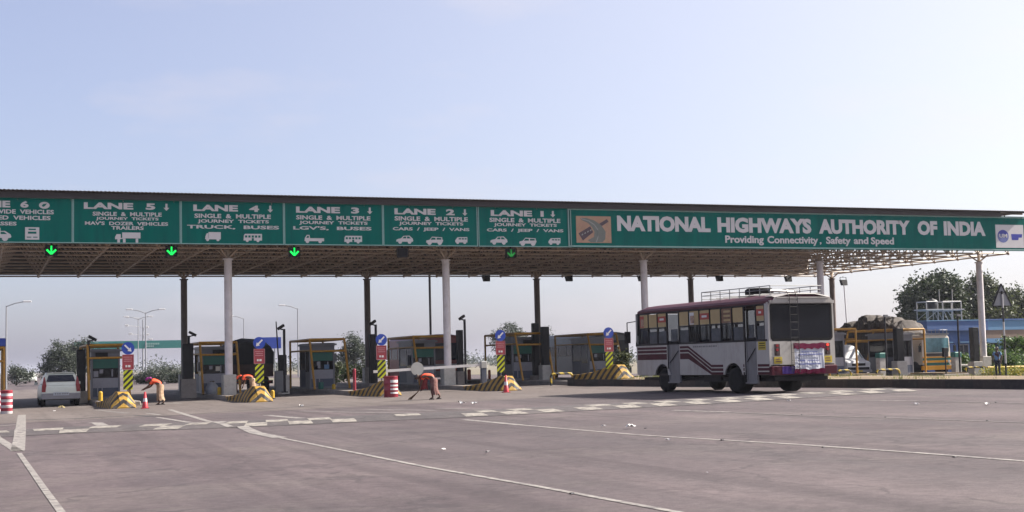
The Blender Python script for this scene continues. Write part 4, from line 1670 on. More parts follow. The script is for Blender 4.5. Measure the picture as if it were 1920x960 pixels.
# booths of the opposite carriageway, facing the other way
for x, Y, l1, l2 in ((47.75, 69.2, 'toll booth seen edge-on between the bus and the white van', 'yellow pipe frame between the bus and the white van'),
                     (53.35, 70.0, 'pale toll booth between the white van and the yellow truck', 'yellow pipe frame between the white van and the yellow truck')):
    z = gz(x) + 0.2
    dup(B0, (x, Y + 2.6, z), pi, l1)
    dup(F0, (x, Y + 5.4, z), pi, l2)

# ------------------------------------------------------------------ posts, pillars, bollards, drums, cones


def camera_pole(px, Y, htop, label, arm=-1):
    x = at(px, 650, Y)[0]
    z = gz(x) + 0.15
    t = thing('camera_pole', label, 'camera pole', (x, Y, z), 0, 'dark poles with a camera on top')
    m = MB()
    m.tube((0, 0, 0), (0, 0, htop), 0.07, 8)
    m.box(-.15, .15, -.15, .15, 0, .06)
    m.build('pole', 'darkpole', t)
    m = MB()
    m.bar((0, 0, htop - 0.05), (arm*0.30, -0.1, htop + 0.02), 0.06, 0.06)
    m.bar((arm*0.02, -0.02, htop + .20), (arm*0.36, -0.18, htop - 0.0), 0.12, 0.13)
    m.build('camera', 'black', t)


for px, Y, h, arm, lb in ((166, 72.2, 3.05, 1, 'dark camera pole rising over the booth by the silver hatchback'),
                          (533, 71.5, 3.35, -1, 'dark camera pole in front of the plain blue far sign'),
                          (705, 71.0, 3.45, -1, 'dark camera pole against the rear column under the LANE 2 sign'),
                          (872, 70.6, 3.60, -1, 'dark camera pole beside the red bus'),
                          (354, 74.5, 3.2, 1, 'dark camera pole against the rear column under the LANE 4 sign')):
    camera_pole(px, Y, h, lb, arm)


def pillar(px, Y, w, z0, z1, label, base=True):
    x = at(px, 650, Y)[0]
    g = gz(x) + 0.15
    t = thing('equipment_pillar', label, 'equipment pillar', (x, Y, g), 0, 'tall black equipment pillars')
    m = MB()
    m.cbox(-w/2, w/2, -0.2, 0.2, z0, z1, 0.02)
    m.build('cabinet', 'black', t)
    m = MB()
    m.cbox(-w/2 - .12, w/2 + .12, -0.3, 0.3, -.1, z0, 0.02)
    m.build('base', 'concrete' if base else 'kerb', t)


for px, Y, w, z0, z1, lb, bs in ((862, 72, 0.30, 0.75, 3.05, 'black equipment pillar between the camera pole and the white barrier column', False),
                                 (1022, 74, 0.42, 0.9, 3.15, 'black equipment pillar beside the rear column before the grey coach frame', True),
                                 (1004, 75, 0.34, 0.3, 3.4, 'thin black equipment pillar close against the rear column', False),
                                 (352, 73.0, 0.55, 0.9, 2.75, 'black equipment pillar hiding the foot of the rear column under the LANE 4 sign', False),
                                 (152, 72.2, 0.42, 0.5, 2.6, 'black equipment pillar between the silver hatchback and the booth', False),
                                 (529, 73.2, 0.40, 0.9, 2.0, 'short dark equipment pillar under the camera pole by the blue far sign', True),
                                 (697, 71.6, 0.26, 0.3, 2.95, 'slim black equipment pillar behind the marker post at the dark red drum', False),
                                 (1685, 69.0, 0.50, 0.85, 2.85, 'black equipment pillar on a white base beside the frame of the white van', True),
                                 (1827, 69.6, 0.46, 0.75, 2.9, 'black equipment pillar standing against the last white column', True)):
    pillar(px, Y, w, z0, z1, lb, bs)


def lamp_post(px, Y, z1, label):
    x = at(px, 650, Y)[0]
    t = thing('camera_post', label, 'camera post', (x, Y, gz(x)), 0, 'thin posts with a small arm')
    m = MB()
    m.tube((0, 0, 0), (0, 0, z1), 0.055, 8)
    m.build('post', 'darkpole', t)
    m = MB()
    m.bar((0, 0, z1), (0.38, 0, z1 + 0.02), 0.05, 0.05)
    m.bar((-.06, 0, z1 + .05), (.2, 0, z1 + .05), 0.12, 0.14)
    m.build('arm', 'grey', t)


lamp_post(1661, 66.5, 3.6, 'thin dark post with a short arm in front of the tarpaulin load')
lamp_post(1798, 66.5, 3.65, 'thin dark post with a short arm in front of the blue building')

# small signal on a post in front of the yellow truck
x = at(1774, 700, 66.0)[0]
t = thing('small_signal', 'small black signal head on a post in front of the yellow truck', 'signal', (x, 66.0, gz(x)))
m = MB()
m.tube((0, 0, 0), (0, 0, 1.3), 0.04, 8)
m.build('post', 'darkpole', t)
m = MB()
m.cbox(-0.16, 0.16, -0.1, 0.1, 1.2, 1.75, 0.02)
m.build('signal_head', 'black', t)

# white service pedestals with teal tops
for px, lb in ((1653, 'white service pedestal with teal cap beside the white van'), (1794, 'white service pedestal with teal cap beside the yellow truck')):
    x = at(px, 700, 67.2)[0]
    t = thing('service_pedestal', lb, 'service pedestal', (x, 67.2, gz(x) - 0.05), 0, 'white service pedestals with teal caps')
    m = MB()
    m.cbox(-0.24, 0.24, -0.2, 0.2, 0, 1.25, 0.03)
    m.build('body', 'concrete', t)
    m = MB()
    m.cbox(-0.27, 0.27, -0.23, 0.23, 1.25, 1.55, 0.05)
    m.build('cap', 'truckgreen', t)


def hoop(px, Y, wd, h, label, zadd=0.0, mat='hoop'):
    x, z = at(px, 700, Y)
    t = thing('hoop_barrier', label, 'hoop barrier', (x, Y, gz(x) + zadd), 0, 'black and yellow pipe hoops')
    m = MB()
    n = 6
    pts = [(-wd/2, 0, -0.05), (-wd/2, 0, h - 0.18)]
    pts += [(-wd/2 + 0.18*(1 - cos(pi/2*i/n)), 0, h - 0.18 + 0.18*sin(pi/2*i/n)) for i in range(1, n + 1)]
    pts += [(wd/2 - 0.18*(1 - cos(pi/2*(n - i)/n)), 0, h - 0.18 + 0.18*sin(pi/2*(n - i)/n)) for i in range(0, n + 1)]
    pts += [(wd/2, 0, -0.05)]
    m.path(pts, 0.06, 8)
    m.build('hoop', mat, t)


hoop(1053, 67.2, 1.25, 0.62, 'banded pipe hoop beside the booth before the grey coach')
hoop(1665, 66.4, 1.6, 0.46, 'yellow and black pipe hoop below the black pillar by the white van', 0.05)
hoop(1583, 66.0, 0.9, 0.46, 'yellow and black pipe hoop between the bus and the white van', 0.05)
hoop(1830, 68.2, 1.6, 0.5, 'yellow and black pipe hoop before the last white column', 0.05)


def bollard(px, py, h, label, mat='yellow2', r=0.10, name='bollard', grp='short yellow posts', cat='bollard'):
    g = gp(px, py)
    t = thing(name, label, cat, (g.x, g.y, g.z), 0, grp)
    m = MB()
    m.tube((0, 0, -0.05), (0, 0, h - r*0.6), r, 14)
    m.ball((0, 0, h - r*0.6), r, 14, 6, sz=0.7)
    m.build('post', mat, t)
    m = MB()
    m.tube((0, 0, 0), (0, 0, 0.05), r*1.5, 14)
    m.build('foot', 'darkpole', t)


bollard(188.5, 760, 0.66, 'short yellow post beside the striped nose at the silver hatchback')
bollard(411.5, 748, 0.60, 'short yellow post at the white column under the LANE 4 sign')
bollard(626, 737, 0.48, 'short yellow post behind the white rubbish pile')
bollard(511, 748, 0.42, 'low yellow post beside the striped nose under the blue far sign')
bollard(835, 726, 0.9, 'yellow post half hidden behind the white column of the barrier arm')
g_ = 'slender plastic posts'
bollard(209.5, 745, 1.02, 'slender red orange post before the booth at the silver hatchback', 'orange', 0.075, 'delineator_post', g_, 'delineator')
bollard(665, 740, 1.30, 'slender dull red post behind the striped nose near the shrubs', 'drumred', 0.08, 'delineator_post', g_, 'delineator')
bollard(880, 718, 0.88, 'thick orange post under the white barrier arm', 'orange', 0.12, 'delineator_post', g_, 'delineator')
bollard(918, 716, 0.78, 'orange post below the barrier housing', 'orange', 0.09, 'delineator_post', g_, 'delineator')
bollard(443, 735, 1.1, 'orange post behind the white column under the LANE 4 sign', 'orange', 0.085, 'delineator_post', g_, 'delineator')


def drum(px, py, r, h, label, mat, stripes_=0):
    g = gp(px, py)
    t = thing('traffic_drum', label, 'drum', (g.x, g.y + r, g.z), 0, 'traffic drums')
    m = MB()
    pr = [(r*0.98, 0), (r, 0.02), (r, h*0.32), (r*1.035, h*0.335), (r, h*0.35), (r, h*0.64), (r*1.035, h*0.655), (r, h*0.67), (r, h*0.97), (r*1.03, h*0.985), (r*0.98, h), (r*0.92, h), (r*0.9, h*0.96), (0.02, h*0.96)]
    m.lathe(pr, (0, 0, 0), 26)
    m.build('barrel', mat, t)
    if stripes_:
        m = MB()
        for k in range(4):
            z0 = 0.16 + k*0.165
            ring0, ring1 = [], []
            for i in range(9):
                a = -0.9 + 1.3*i/8 - pi/2 + 0.55
                ring0.append((r*1.04*cos(a), r*1.04*sin(a), z0))
                ring1.append((r*1.04*cos(a), r*1.04*sin(a), z0 + (0.075 if k < 3 else 0.12)))
            m.loft([ring0, ring1], False)
        m.build('white_band', 'white', t)


drum(737, 745, 0.32, 0.95, 'dark red drum with short white bands beside the marker post', 'drumred', 1)
drum(12.5, 776, 0.235, 0.98, 'red and white banded drum at the picture edge', 'drumstripe')
drum(-7, 772, 0.235, 0.9, 'banded drum mostly out of the picture behind the other banded drum', 'drumstripe')


def cone(px, py, h, label, tilt=0.0):
    g = gp(px, py)
    t = thing('traffic_cone', label, 'cone', (g.x, g.y, g.z), 0, 'traffic cones at the noses')
    m = MB()
    m.lathe([(0.13, 0.03), (0.035, h), (0.02, h)], (0, 0, 0), 16)
    m.box(-.16, .16, -.16, .16, 0, 0.035)
    m.build('cone_body', 'cone', t)
    m = MB()
    a, b = 0.42, 0.62
    m.lathe([(0.13 - 0.095*a + .004, h*a), (0.13 - 0.095*b + .004, h*b)], (0, 0, 0), 16)
    m.build('white_band', 'white', t)


cone(272, 766, 0.70, 'red and white cone at the nose beside the stooping sweeper in beige')
cone(949, 736, 0.80, 'red and white cone at the nose under the barrier housing')

# barrier arm across a closed lane
xh, zh = at(906, 684, 64.6)
xe, ze = at(700, 697, 64.6)
t = thing('barrier_gate', 'lowered white barrier arm with a round disc, across the closed lane', 'barrier', (xh, 64.6, gz(xh) + 0.18))
zr = gz(xh) + 0.18
m = MB()
m.cbox(-0.16, 0.17, -0.15, 0.15, zh - zr - 0.16, zh - zr + 0.18, 0.03)
m.build('motor_head', 'discw', t)
m = MB()
m.cbox(-0.13, 0.13, -0.12, 0.12, 0, zh - zr - 0.16, 0.02)
m.build('housing', 'boothblue', t)
m = MB()
m.bar((-0.1, -0.02, zh - zr), (xe - xh, -0.02, ze - zr), 0.06, 0.13)
m.build('arm', 'white', t)
xd, zd = at(782, 691.5, 64.5)
m = MB()
m.lathe([(0.33, -0.14), (0.33, -0.11)], (xd - xh, 0, zd - zr), 32, axis='y')
m.build('disc', 'discw', t)
# raised thin arm beside the blue far sign
x = at(522, 690, 73)[0]
t = thing('raised_barrier', 'thin dark barrier arm standing upright before the blue far sign', 'barrier', (x, 73, gz(x) + .2))
m = MB()
m.tube((0.05, 0, 1.0), (-0.10, 0, 3.75), 0.05, 8, r2=0.03)
m.build('arm', 'darkpole', t)
m = MB()
m.cbox(-0.2, 0.22, -0.2, 0.2, -0.05, 1.1, 0.03)
m.build('housing', 'grey', t)
# black pole behind the canopy
x = at(808, 650, 97)[0]
t = thing('tall_pole', 'tall black pole behind the canopy, next to the white barrier column', 'pole', (x, 97, gz(x)))
m = MB()
m.tube((0, 0, 0), (0, 0, 9), 0.09, 8)
m.build('pole', 'darkpole', t)
m = MB()
m.tube((0, 0, 0), (0, 0, .3), 0.2, 8)
m.build('foot', 'concrete', t)
x = at(1590, 600, 92.5)[0]
t = thing('drain_pipe', 'thin white pipe rising beside the last rear column', 'pipe', (x, 92.5, gz(x)))
m = MB()
m.tube((0, 0, 0), (-0.25, 0, 7.6), 0.05, 8)
m.build('pipe', 'white', t)

# triangular warning sign seen from behind, on the median
xs, zs = at(1879, 574, 41.5)
t = thing('warning_sign', 'triangular sign seen from behind on a black and white banded pole', 'sign', (xs, 41.5, gz(xs) + KH))
zg = gz(xs) + KH
xt, zt = at(1878, 532, 41.5)
sc_ = zt - zs
m = MB()
hw = sc_*0.5*1.06
m.plate([(-hw*.93, zs - zg + .02), (hw*.93, zs - zg + .02), (0, zt - zg - .03)], 0, 0.006)
m.build('sign_plate', 'galv', t)
m = MB()
pts = [(-hw, 0.005, zs - zg), (hw, 0.005, zs - zg), (0, 0.005, zt - zg)]
for a, b in zip(pts, pts[1:] + pts[:1]):
    m.bar(a, b, 0.03, 0.065, up=(0, 1, 0))
m.build('rim', 'black', t)
m = MB()
m.tube((0, -0.03, -0.1), (0, -0.03, zt - zg - 0.28), 0.035, 10)
m.build('pole', 'signpole', t)
m = MB()
m.bar((-hw*.45, -0.01, zs - zg + sc_*.62), (hw*.45, -0.01, zs - zg + sc_*.62), 0.02, 0.025)
m.build('cross_bar', 'black', t)

# ------------------------------------------------------------------ vehicles


def wheel(parent, x, y, r, wd, rimcol='grey', name='wheel', out=1):
    m = MB()
    m.lathe([(r*0.62, -wd/2), (r*0.93, -wd/2), (r, -wd*0.32), (r, wd*0.32), (r*0.93, wd/2), (r*0.62, wd/2)], (x, y, r), 24, axis='x')
    wo = m.build(name, 'rubber', parent)
    m = MB()
    s = wd/2*out
    m.lathe([(0.02, s*0.55), (r*0.25, s*0.62), (r*0.3, s*0.9), (r*0.5, s*0.55), (r*0.62, s*0.95)], (x, y, r), 20, axis='x')
    m.build('rim', rimcol, wo)
    return wo


# ---- the country bus: local axes, rear face at y = 0, driving towards +y
pR = gp(1480, 738)
bxl, _z = at(1443, 700, 41.6)
bus = thing('bus', 'cream and maroon bus with roof rack, window posters and a banner on its back', 'bus',
            (27.32, 41.55, gz(27) + 0.0), R(3.2))
bus.scale = (1.14, 1, 1)
BW, BL = 1.25, 9.5
ZS, ZW0, ZW1, ZR = 0.68, 1.90, 3.20, 3.40


def wheel_arch(y0, r=0.62, n=10):
    return [(y0 - r*cos(pi*i/n), max(ZS, 0.50 + r*sin(pi*i/n))) for i in range(n + 1)]


RW, FW_ = 2.30, 7.35
dr1 = (6.02, 6.92)
dr2 = (0.78, 1.52)


def side_poly(y0, y1, arch=None):
    p = [(y0, ZW0), (y0, ZS)]
    if arch is not None:
        p += wheel_arch(arch)
    p += [(y1, ZS), (y1, ZW0)]
    return p


b = MB()
for sx in (-1, 1):
    xo, xi = sx*BW, sx*(BW - 0.05)
    if sx < 0:
        segs = [(0.0, dr2[0], None), (dr2[1], 4.0, RW), (4.0, dr1[0], None), (dr1[1], BL - .12, FW_)]
    else:
        segs = [(0.0, 4.0, RW), (4.0, 6.0, None), (6.0, BL - .12, FW_)]
    for y0, y1, ar in segs:
        b.side(side_poly(y0, y1, ar), xo, xi)
# rear panel below the window, corner posts, front
b.box(-BW + .05, BW - .05, 0.0, 0.05, 1.02, 1.86)
for sx in (-1, 1):
    a0 = sx*BW
    a1 = sx*(BW - 0.12)
    b.box(min(a0, a1), max(a0, a1), 0.003, 0.10, 1.86, ZW1 + .05)
b.loft([[(-BW, BL - .12, ZS), (BW, BL - .12, ZS), (BW, BL - .12, 1.85), (-BW, BL - .12, 1.85)], [(-BW + .15, BL, ZS), (BW - .15, BL, ZS), (BW - .15, BL, 1.75), (-BW + .15, BL, 1.75)]], True, None, caps=True)
b.box(-BW, -BW + .06, 0.10, 0.22, ZW0, ZW1)
b.box(-BW, -BW + .06, BL - .18, BL - .10, ZW0, ZW1)
b.build('body', 'buswhite', bus)
b = MB()
# roof with rounded cove, cream on top
sec = [(-BW, ZW1), (-BW - .01, ZW1 + .08), (-BW + .06, ZR - .03), (-BW + .28, ZR + .08), (-.5, ZR + .15), (.5, ZR + .15), (BW - .28, ZR + .08), (BW - .06, ZR - .03), (BW + .01, ZW1 + .08), (BW, ZW1)]
rings = []
for y, k, dz in ((-0.10, .93, -.10), (0.0, .985, -.02), (0.35, 1, 0), (8.9, 1, -.02), (9.3, .97, -.08), (9.45, .90, -.2)):
    rings.append([(x*k, y, ZW1 + (z - ZW1)*1.0 + dz*(z - ZW1)/.3) for x, z in sec])
b.loft(rings, True, None, caps=True, smooth=False)
ro = b.build('roof', 'busroofm', bus)
b = MB()
rings = []
for y, dz in ((-0.12, -.045), (-.02, 0.0), (.42, .012)):
    rings.append([(x*(0.955 if y < -.1 else .995), y, z + dz) for x, z in ((-1.10, ZR + .05), (-.5, ZR + .165), (.5, ZR + .165), (1.10, ZR + .05))])
b.loft(rings, False)
b.loft([[(-1.20, -.125, ZW1 + .02), (1.20, -.125, ZW1 + .02)], [(-1.06, -.125, ZR + .00), (1.06, -.125, ZR + .00)]], False)
b.box(-1.22, 1.22, -.11, 0.002, ZW1 - .01, ZW1 + .10)
b.box(-1.0, 1.0, -.17, -.125, ZR - .02, ZR + .02)
b.build('rear_roof_panel', 'buswhite', ro)
b = MB()
b.box(-1.19, 1.19, .2, BL - .3, ZS - .02, ZS + .05)
b.box(-1.0, 1.0, .1, BL - .2, ZS - .22, ZS - .1)
b.box(-1.12, 1.12, .25, BL - .4, 3.24, 3.29)
b.build('floor', 'busframe', bus)
# window frames on both sides
bays_l = [(dr1[1] + .02 + k*.72, dr1[1] + .02 + (k + 1)*.72) for k in range(3)] + [(dr2[1] + .02 + k*.746, dr2[1] + .02 + (k + 1)*.746) for k in range(6)] + [(.22, dr2[0])]
b = MB()
b.box(-BW + .005, -BW + .055, .1, BL - .12, ZW1 - .05, ZW1)
b.box(-BW - .004, -BW + .055, .1, dr2[0], ZW0 - .03, ZW0 + .04)
b.box(-BW - .004, -BW + .055, dr2[1], dr1[0], ZW0 - .03, ZW0 + .04)
b.box(-BW - .004, -BW + .055, dr1[1], BL - .1, ZW0 - .03, ZW0 + .04)
for y0, y1 in bays_l:
    b.box(-BW + .003, -BW + .053, y0 - .04, y0 + .04, ZW0 + .04, ZW1 - .05)
    b.box(-BW + .003, -BW + .053, y1 - .04, y1 + .04, ZW0 + .04, ZW1 - .05)
    b.box(-BW + .006, -BW + .050, y0 + .04, y1 - .04, 2.53, 2.585)
b.box(BW - .055, BW - .005, .1, BL - .12, ZW1 - .05, ZW1)
b.box(BW - .055, BW + .004, .1, BL - .12, ZW0 - .03, ZW0 + .04)
for k in range(13):
    y = .2 + k*.745
    b.box(BW - .053, BW - .003, y - .04, y + .04, ZW0 + .04, ZW1 - .05)
for sx in (-1, 1):
    b.bar((sx*(BW - .04), BL - .12, 1.85), (sx*(BW - .12), BL - .15, ZW1), .10, .10)
b.bar((0, BL - .06, 1.8), (0, BL - .15, ZW1), .06, .06)
b.build('window_frame', 'busframe', bus)
pst = ['posterpic', 'poster', 'posterred', 'poster', 'posterpic', 'posterred', 'poster', 'posterbrown', 'poster', 'posterred']
order = [2, 1, 0] + [8, 7, 6, 5, 4, 3] + [9]
up = [False, True, True, True, False, False, True, False, True, True]
for k, bi in enumerate(order):
    y0, y1 = bays_l[bi]
    n = MB()
    n.box(-BW + .012, -BW + .030, y0 + .045, y1 - .045, 2.60, ZW1 - .07)
    kind = pst[k]
    wo = n.build('poster', {'posterred': 'poster', 'posterpic': 'poster'}.get(kind, kind), bus)
    if kind != 'poster':
        n = MB()
        if kind == 'posterred':
            n.box(-BW + .004, -BW + .0115, y0 + .06, y1 - .06, 2.78, 3.02)
            n.box(-BW + .001, -BW + .0035, y0 + .2, y1 - .2, 2.86, 2.94, 'white')
        elif kind == 'posterpic':
            n.box(-BW + .004, -BW + .0115, (y0 + y1)/2, y1 - .06, 2.62, ZW1 - .12, 'posterred' if k == 0 else 'white')
            n.box(-BW + .001, -BW + .0035, y0 + .35, y1 - .12, 2.66, 2.96, 'posterpic')
        else:
            for z in (2.66, 2.82, 2.98):
                n.box(-BW + .004, -BW + .0115, y0 + .12, y1 - .2, z, z + .08, 'poster')
        n.build('poster_print', 'posterred', wo)
    n = MB()
    if up[k]:
        n.box(-BW + .020, -BW + .026, y0 + .05, y1 - .05, ZW0 + .05, 2.42)
        n.build('pane', 'buspane', bus)
    else:
        n.box(-BW + .020, -BW + .026, y0 + .05, y1 - .05, ZW0 + .05, 2.52)
        n.build('pane', 'busglass', bus)
g = MB()
g.box(BW - .03, BW - .024, .2, BL - .15, ZW0 + .04, ZW1 - .05)
g.build('far_side_glass', 'busglass', bus)
g = MB()
g.box(-BW + .12, BW - .12, BL - .10, BL - .094, 1.85, ZW1 - .02)
g.build('windscreen', 'busglass', bus)
# rear window, a large tinted pane with rounded corners
g = MB()


def rrect(x0, x1, z0, z1, r, n=5):
    pts = []
    for cx, cz, a0 in ((x1 - r, z0 + r, -90), (x1 - r, z1 - r, 0), (x0 + r, z1 - r, 90), (x0 + r, z0 + r, 180)):
        for i in range(n + 1):
            a = R(a0 + 90*i/n)
            pts.append((cx + r*cos(a), cz + r*sin(a)))
    return pts


g.plate(rrect(-1.14, 1.14, 1.92, 3.17, .10), 0.0, .008)
ro = g.build('rear_window', 'busrear', bus)
g = MB()
o_ = rrect(-1.18, 1.18, 1.88, 3.21, .12)
i_ = rrect(-1.12, 1.12, 1.95, 3.14, .09)
n = len(o_)
g.add([(x, -.008, z) for x, z in o_] + [(x, -.012, z) for x, z in i_] + [(x, .02, z) for x, z in o_], [(i, (i + 1) % n, n + (i + 1) % n, n + i) for i in range(n)] + [(i, (i + 1) % n, 2*n + (i + 1) % n, 2*n + i) for i in range(n)])
g.build('rubber_seal', 'rubber', ro)
# doors
for (y0, y1), nm in ((dr1, 'front'), (dr2, 'rear')):
    d = MB()
    d.box(-BW + .04, -BW + .075, y0 + .01, y1 - .01, ZS - .28, 1.88)
    d.box(-BW + .02, -BW + .04, y0 + .05, y0 + .10, ZS - .2, 1.85)
    d.box(-BW + .02, -BW + .04, y1 - .10, y1 - .05, ZS - .2, 1.85)
    d.box(-BW - .02, -BW + .10, y0 + .02, y1 - .02, ZS - .32, ZS - .27)
    do = d.build('door', 'busdoor', bus)
    d = MB()
    d.tube((-BW + .01, y0 + .10, 1.62), (-BW + .01, y1 - .12, 1.15), .016, 6)
    d.build('hand_rail', 'busframe', do)
    d = MB()
    d.box(-BW + .05, -BW + .06, y0 + .18, y1 - .22, 2.02, 2.48)
    d.box(-BW + .044, -BW + .066, y0 + .17, y1 - .21, 2.00, 2.05)
    d.build('door_pane', 'buspane', do)
    d = MB()
    d.box(-BW + .003, -BW + .05, y0 - .05, y0 + .01, ZS, ZW1 - .05)
    d.box(-BW + .003, -BW + .05, y1 - .01, y1 + .05, ZS, ZW1 - .05)
    d.build('door_frame', 'busdoor' if nm == 'zz' else 'busframe', bus)
for yc in (RW, FW_):
    h = MB()
    h.box(-BW + .52, BW - .52, yc - .62, yc + .62, ZS - .1, 1.12)
    for sx in (-1, 1):
        a, b2 = sorted((sx*(BW - .055), sx*(BW - .52)))
        h.box(a, b2, yc - .66, yc + .66, 1.125, 1.16)
        h.box(a, b2, yc - .70, yc - .665, ZS, 1.12)
        h.box(a, b2, yc + .665, yc + .70, ZS, 1.12)
    h.build('wheel_housing', 'rubber', bus)
# maroon stripes, stepping down from the windows to the skirt
s = MB()
X0, X1 = -BW - .004, -BW - .001


def stripe_band(zt, th, parts):
    for (ya, yb, sl) in parts:
        if sl:
            (za, zb) = sl
            s.side([(ya, za), (yb, zb), (yb, zb - th), (ya, za - th)], X0, X1)
        else:
            s.side([(ya, zt), (yb, zt), (yb, zt - th), (ya, zt - th)], X0, X1)


drop = 0.74
for zt, th in ((1.80, .09), (1.665, .10), (1.52, .23)):
    s = MB()
    stripe_band(zt, th, [(dr1[1] + .05, BL - .2, None), (5.35, dr1[0] - .05, None)])
    zl = zt - drop
    tl = th if zl - th > ZS else max(.06, zl - ZS - .002)
    s.side([(3.75, zl), (5.35, zt), (5.35, zt - th), (3.75, max(zl - th, ZS + .003))], X0, X1)
    s.side([(RW + .66, zl), (3.75, zl), (3.75, max(zl - th, ZS + .003)), (RW + .66, max(zl - th, ZS + .003))], X0, X1)
    s.side([(dr2[1] + .05, zl), (RW - .66, zl), (RW - .66, max(zl - th, ZS + .003)), (dr2[1] + .05, max(zl - th, ZS + .003))], X0, X1)
    s.side([(.02, zl), (dr2[0] - .05, zl), (dr2[0] - .05, max(zl - th, ZS + .003)), (.02, max(zl - th, ZS + .003))], X0, X1)
    s.build('side_stripe', 'busmaroon', bus)
s = MB()
rnd = random.Random(8)
y = 3.35
while y < 5.0:
    q = rnd.uniform(.05, .16)
    s.box(X0, X1, y, y + q, 1.73, 1.79)
    y += q + .04
s.build('side_writing', 'busdoor', bus)
s = MB()
s.box(-BW - .006, -BW - .001, .20, .66, 1.56, 1.86)
so = s.build('yellow_notice', 'plateyellow', bus)
s = MB()
for z in (1.62, 1.70, 1.78):
    s.box(-BW - .008, -BW - .0065, .25, .60, z, z + .03)
s.build('notice_lines', 'black', so)
# rear: bumper, lamps, plates, banner, ladder
s = MB()
s.cbox(-BW - .01, BW + .01, -.10, .06, .66, 0.98, .03)
s.build('bumper', 'busmaroon', bus)
s = MB()
s.box(-.85, -.38, -.108, -.101, .70, .96)
s.build('purple_patch', 'purple', bus)
for sx in (-1, 1):
    s = MB()
    s.box(sx*.96 - .10, sx*.96 + .10, -.012, -.001, 1.34, 1.76)
    lo = s.build('tail_light', 'lampdark', bus)
    s = MB()
    for z, m_ in ((1.70, 'ledred' if sx > 0 else 'lampred'), (1.55, 'lampred'), (1.42, 'lampdark')):
        s.lathe([(.055, -.03), (.055, -.013)], (sx*.96, 0, z), 16, mat=m_, axis='y')
    s.build('lamp_lens', 'lampred', lo)
    s = MB()
    s.box(sx*.95 - .15, sx*.95 + .15, -.035, -.012, 1.06, 1.30)
    po = s.build('yellow_plate', 'plateyellow', bus)
    s = MB()
    s.box(sx*.95 - .10, sx*.95 + .10, -.0375, -.0355, 1.12, 1.16)
    s.box(sx*.95 - .11, sx*.95 + .08, -.0375, -.0355, 1.20, 1.24)
    s.build('plate_writing', 'posterbrown', po)
s = MB()
u0, u1 = -.40, .72
n = 14


def sag(u, k=1.0):
    return 0.03*sin(u*9)*k + 0.012*sin(u*23)


r0 = [(u0 + (u1 - u0)*i/n, -.14 - .012*sin(i*1.1), 1.58 + sag(i/n, .3)) for i in range(n + 1)]
r1 = [(u0 + (u1 - u0)*i/n, -.15 - .014*sin(i*1.3 + 1), .84 + sag(i/n, .4)) for i in range(n + 1)]
s.loft([r0, r1], False)
bo = s.build('banner', 'banner', bus)
s = MB()
r0 = [(u0 - .05 + (u1 - u0 + .1)*i/n, -.16, 1.76 + sag(i/n, .5)) for i in range(n + 1)]
r1 = [(u0 - .05 + (u1 - u0 + .1)*i/n, -.17, 1.57 + .03*sin(i*2.2)) for i in range(n + 1)]
s.loft([r0, r1], False)
r0 = [(u0 - .03 + (u1 - u0 + .06)*i/n, -.165, .85 + sag(i/n, .5)) for i in range(n + 1)]
r1 = [(u0 - .03 + (u1 - u0 + .06)*i/n, -.15, .70 + .03*sin(i*1.7)) for i in range(n + 1)]
s.loft([r0, r1], False)
s.build('banner_valance', 'bannermaroon', bo)
s = MB()
rnd = random.Random(4)
for z, a, b2, hgt in ((1.44, -.15, .45, .035), (1.34, -.25, .65, .05), (1.12, -.30, -.02, .06), (1.13, .08, .50, .035), (1.00, -.26, .58, .05)):
    u = a
    while u < b2:
        q = rnd.uniform(.03, .11)
        s.box(u, min(u + q, b2), -.178, -.170, z, z + hgt)
        u += q + .018
s.build('banner_writing', 'bannerblue', bo)
s = MB()
for u in (-.55, -.25):
    s.path([(u, -.20, .74), (u, -.20, ZR + .02), (u, -.02, ZR + .26), (u, .3, ZR + .30)], .010, 6)
for k in range(10):
    s.tube((-.55, -.20, .9 + k*.27), (-.25, -.20, .9 + k*.27), .007, 6)
for z in (.95, 1.85, 3.3):
    for u in (-.55, -.25):
        s.tube((u, -.20, z), (u, .0, z), .011, 5)
s.build('ladder', 'darkpole', bus)
# roof rack
s = MB()
zt = ZR + .44
for sx in (-.98, .98):
    s.path([(sx, .25, zt), (sx, 4.75, zt)], .017, 6)
    s.path([(sx, .25, zt - .14), (sx, 4.75, zt - .14)], .013, 6)
    for k in range(8):
        y = .25 + k*4.5/7
        s.tube((sx, y, ZR + .06), (sx, y, zt), .015, 6)
for y in (.25, 4.75):
    s.path([(-.98, y, zt), (.98, y, zt)], .017, 6)
    s.path([(-.98, y, zt - .14), (.98, y, zt - .14)], .013, 6)
for k in range(10):
    y = .3 + k*.49
    s.tube((-.98, y, ZR + .17), (.98, y, ZR + .17), .014, 6)
s.path([(-.6, .9, ZR + .3), (.5, 1.2, ZR + .28), (.9, 1.6, ZR + .3)], .05, 6)
s.build('roof_rack', 'grey', bus)
tyre = thing('spare_tyre', 'spare tyre lying flat inside the rack on the bus roof', 'tyre', (0, 0, 0))
tyre.rotation_euler = (0, 0, R(3.2))
tyre.location = bus.location + Vector((-.12, 2.55, ZR + .19))
s = MB()
s.lathe([(.22, 0.02), (.45, 0.0), (.53, .06), (.54, .14), (.53, .22), (.45, .28), (.22, .26), (.22, 0.02)], (0, 0, 0), 26)
s.build('tread', 'rubber', tyre)
s = MB()
s.lathe([(.30, .284), (.02, .30)], (0, 0, 0), 20)
s.lathe([(.46, .282), (.30, .292)], (0, 0, 0), 20)
s.build('cover', 'truckbrown', tyre)
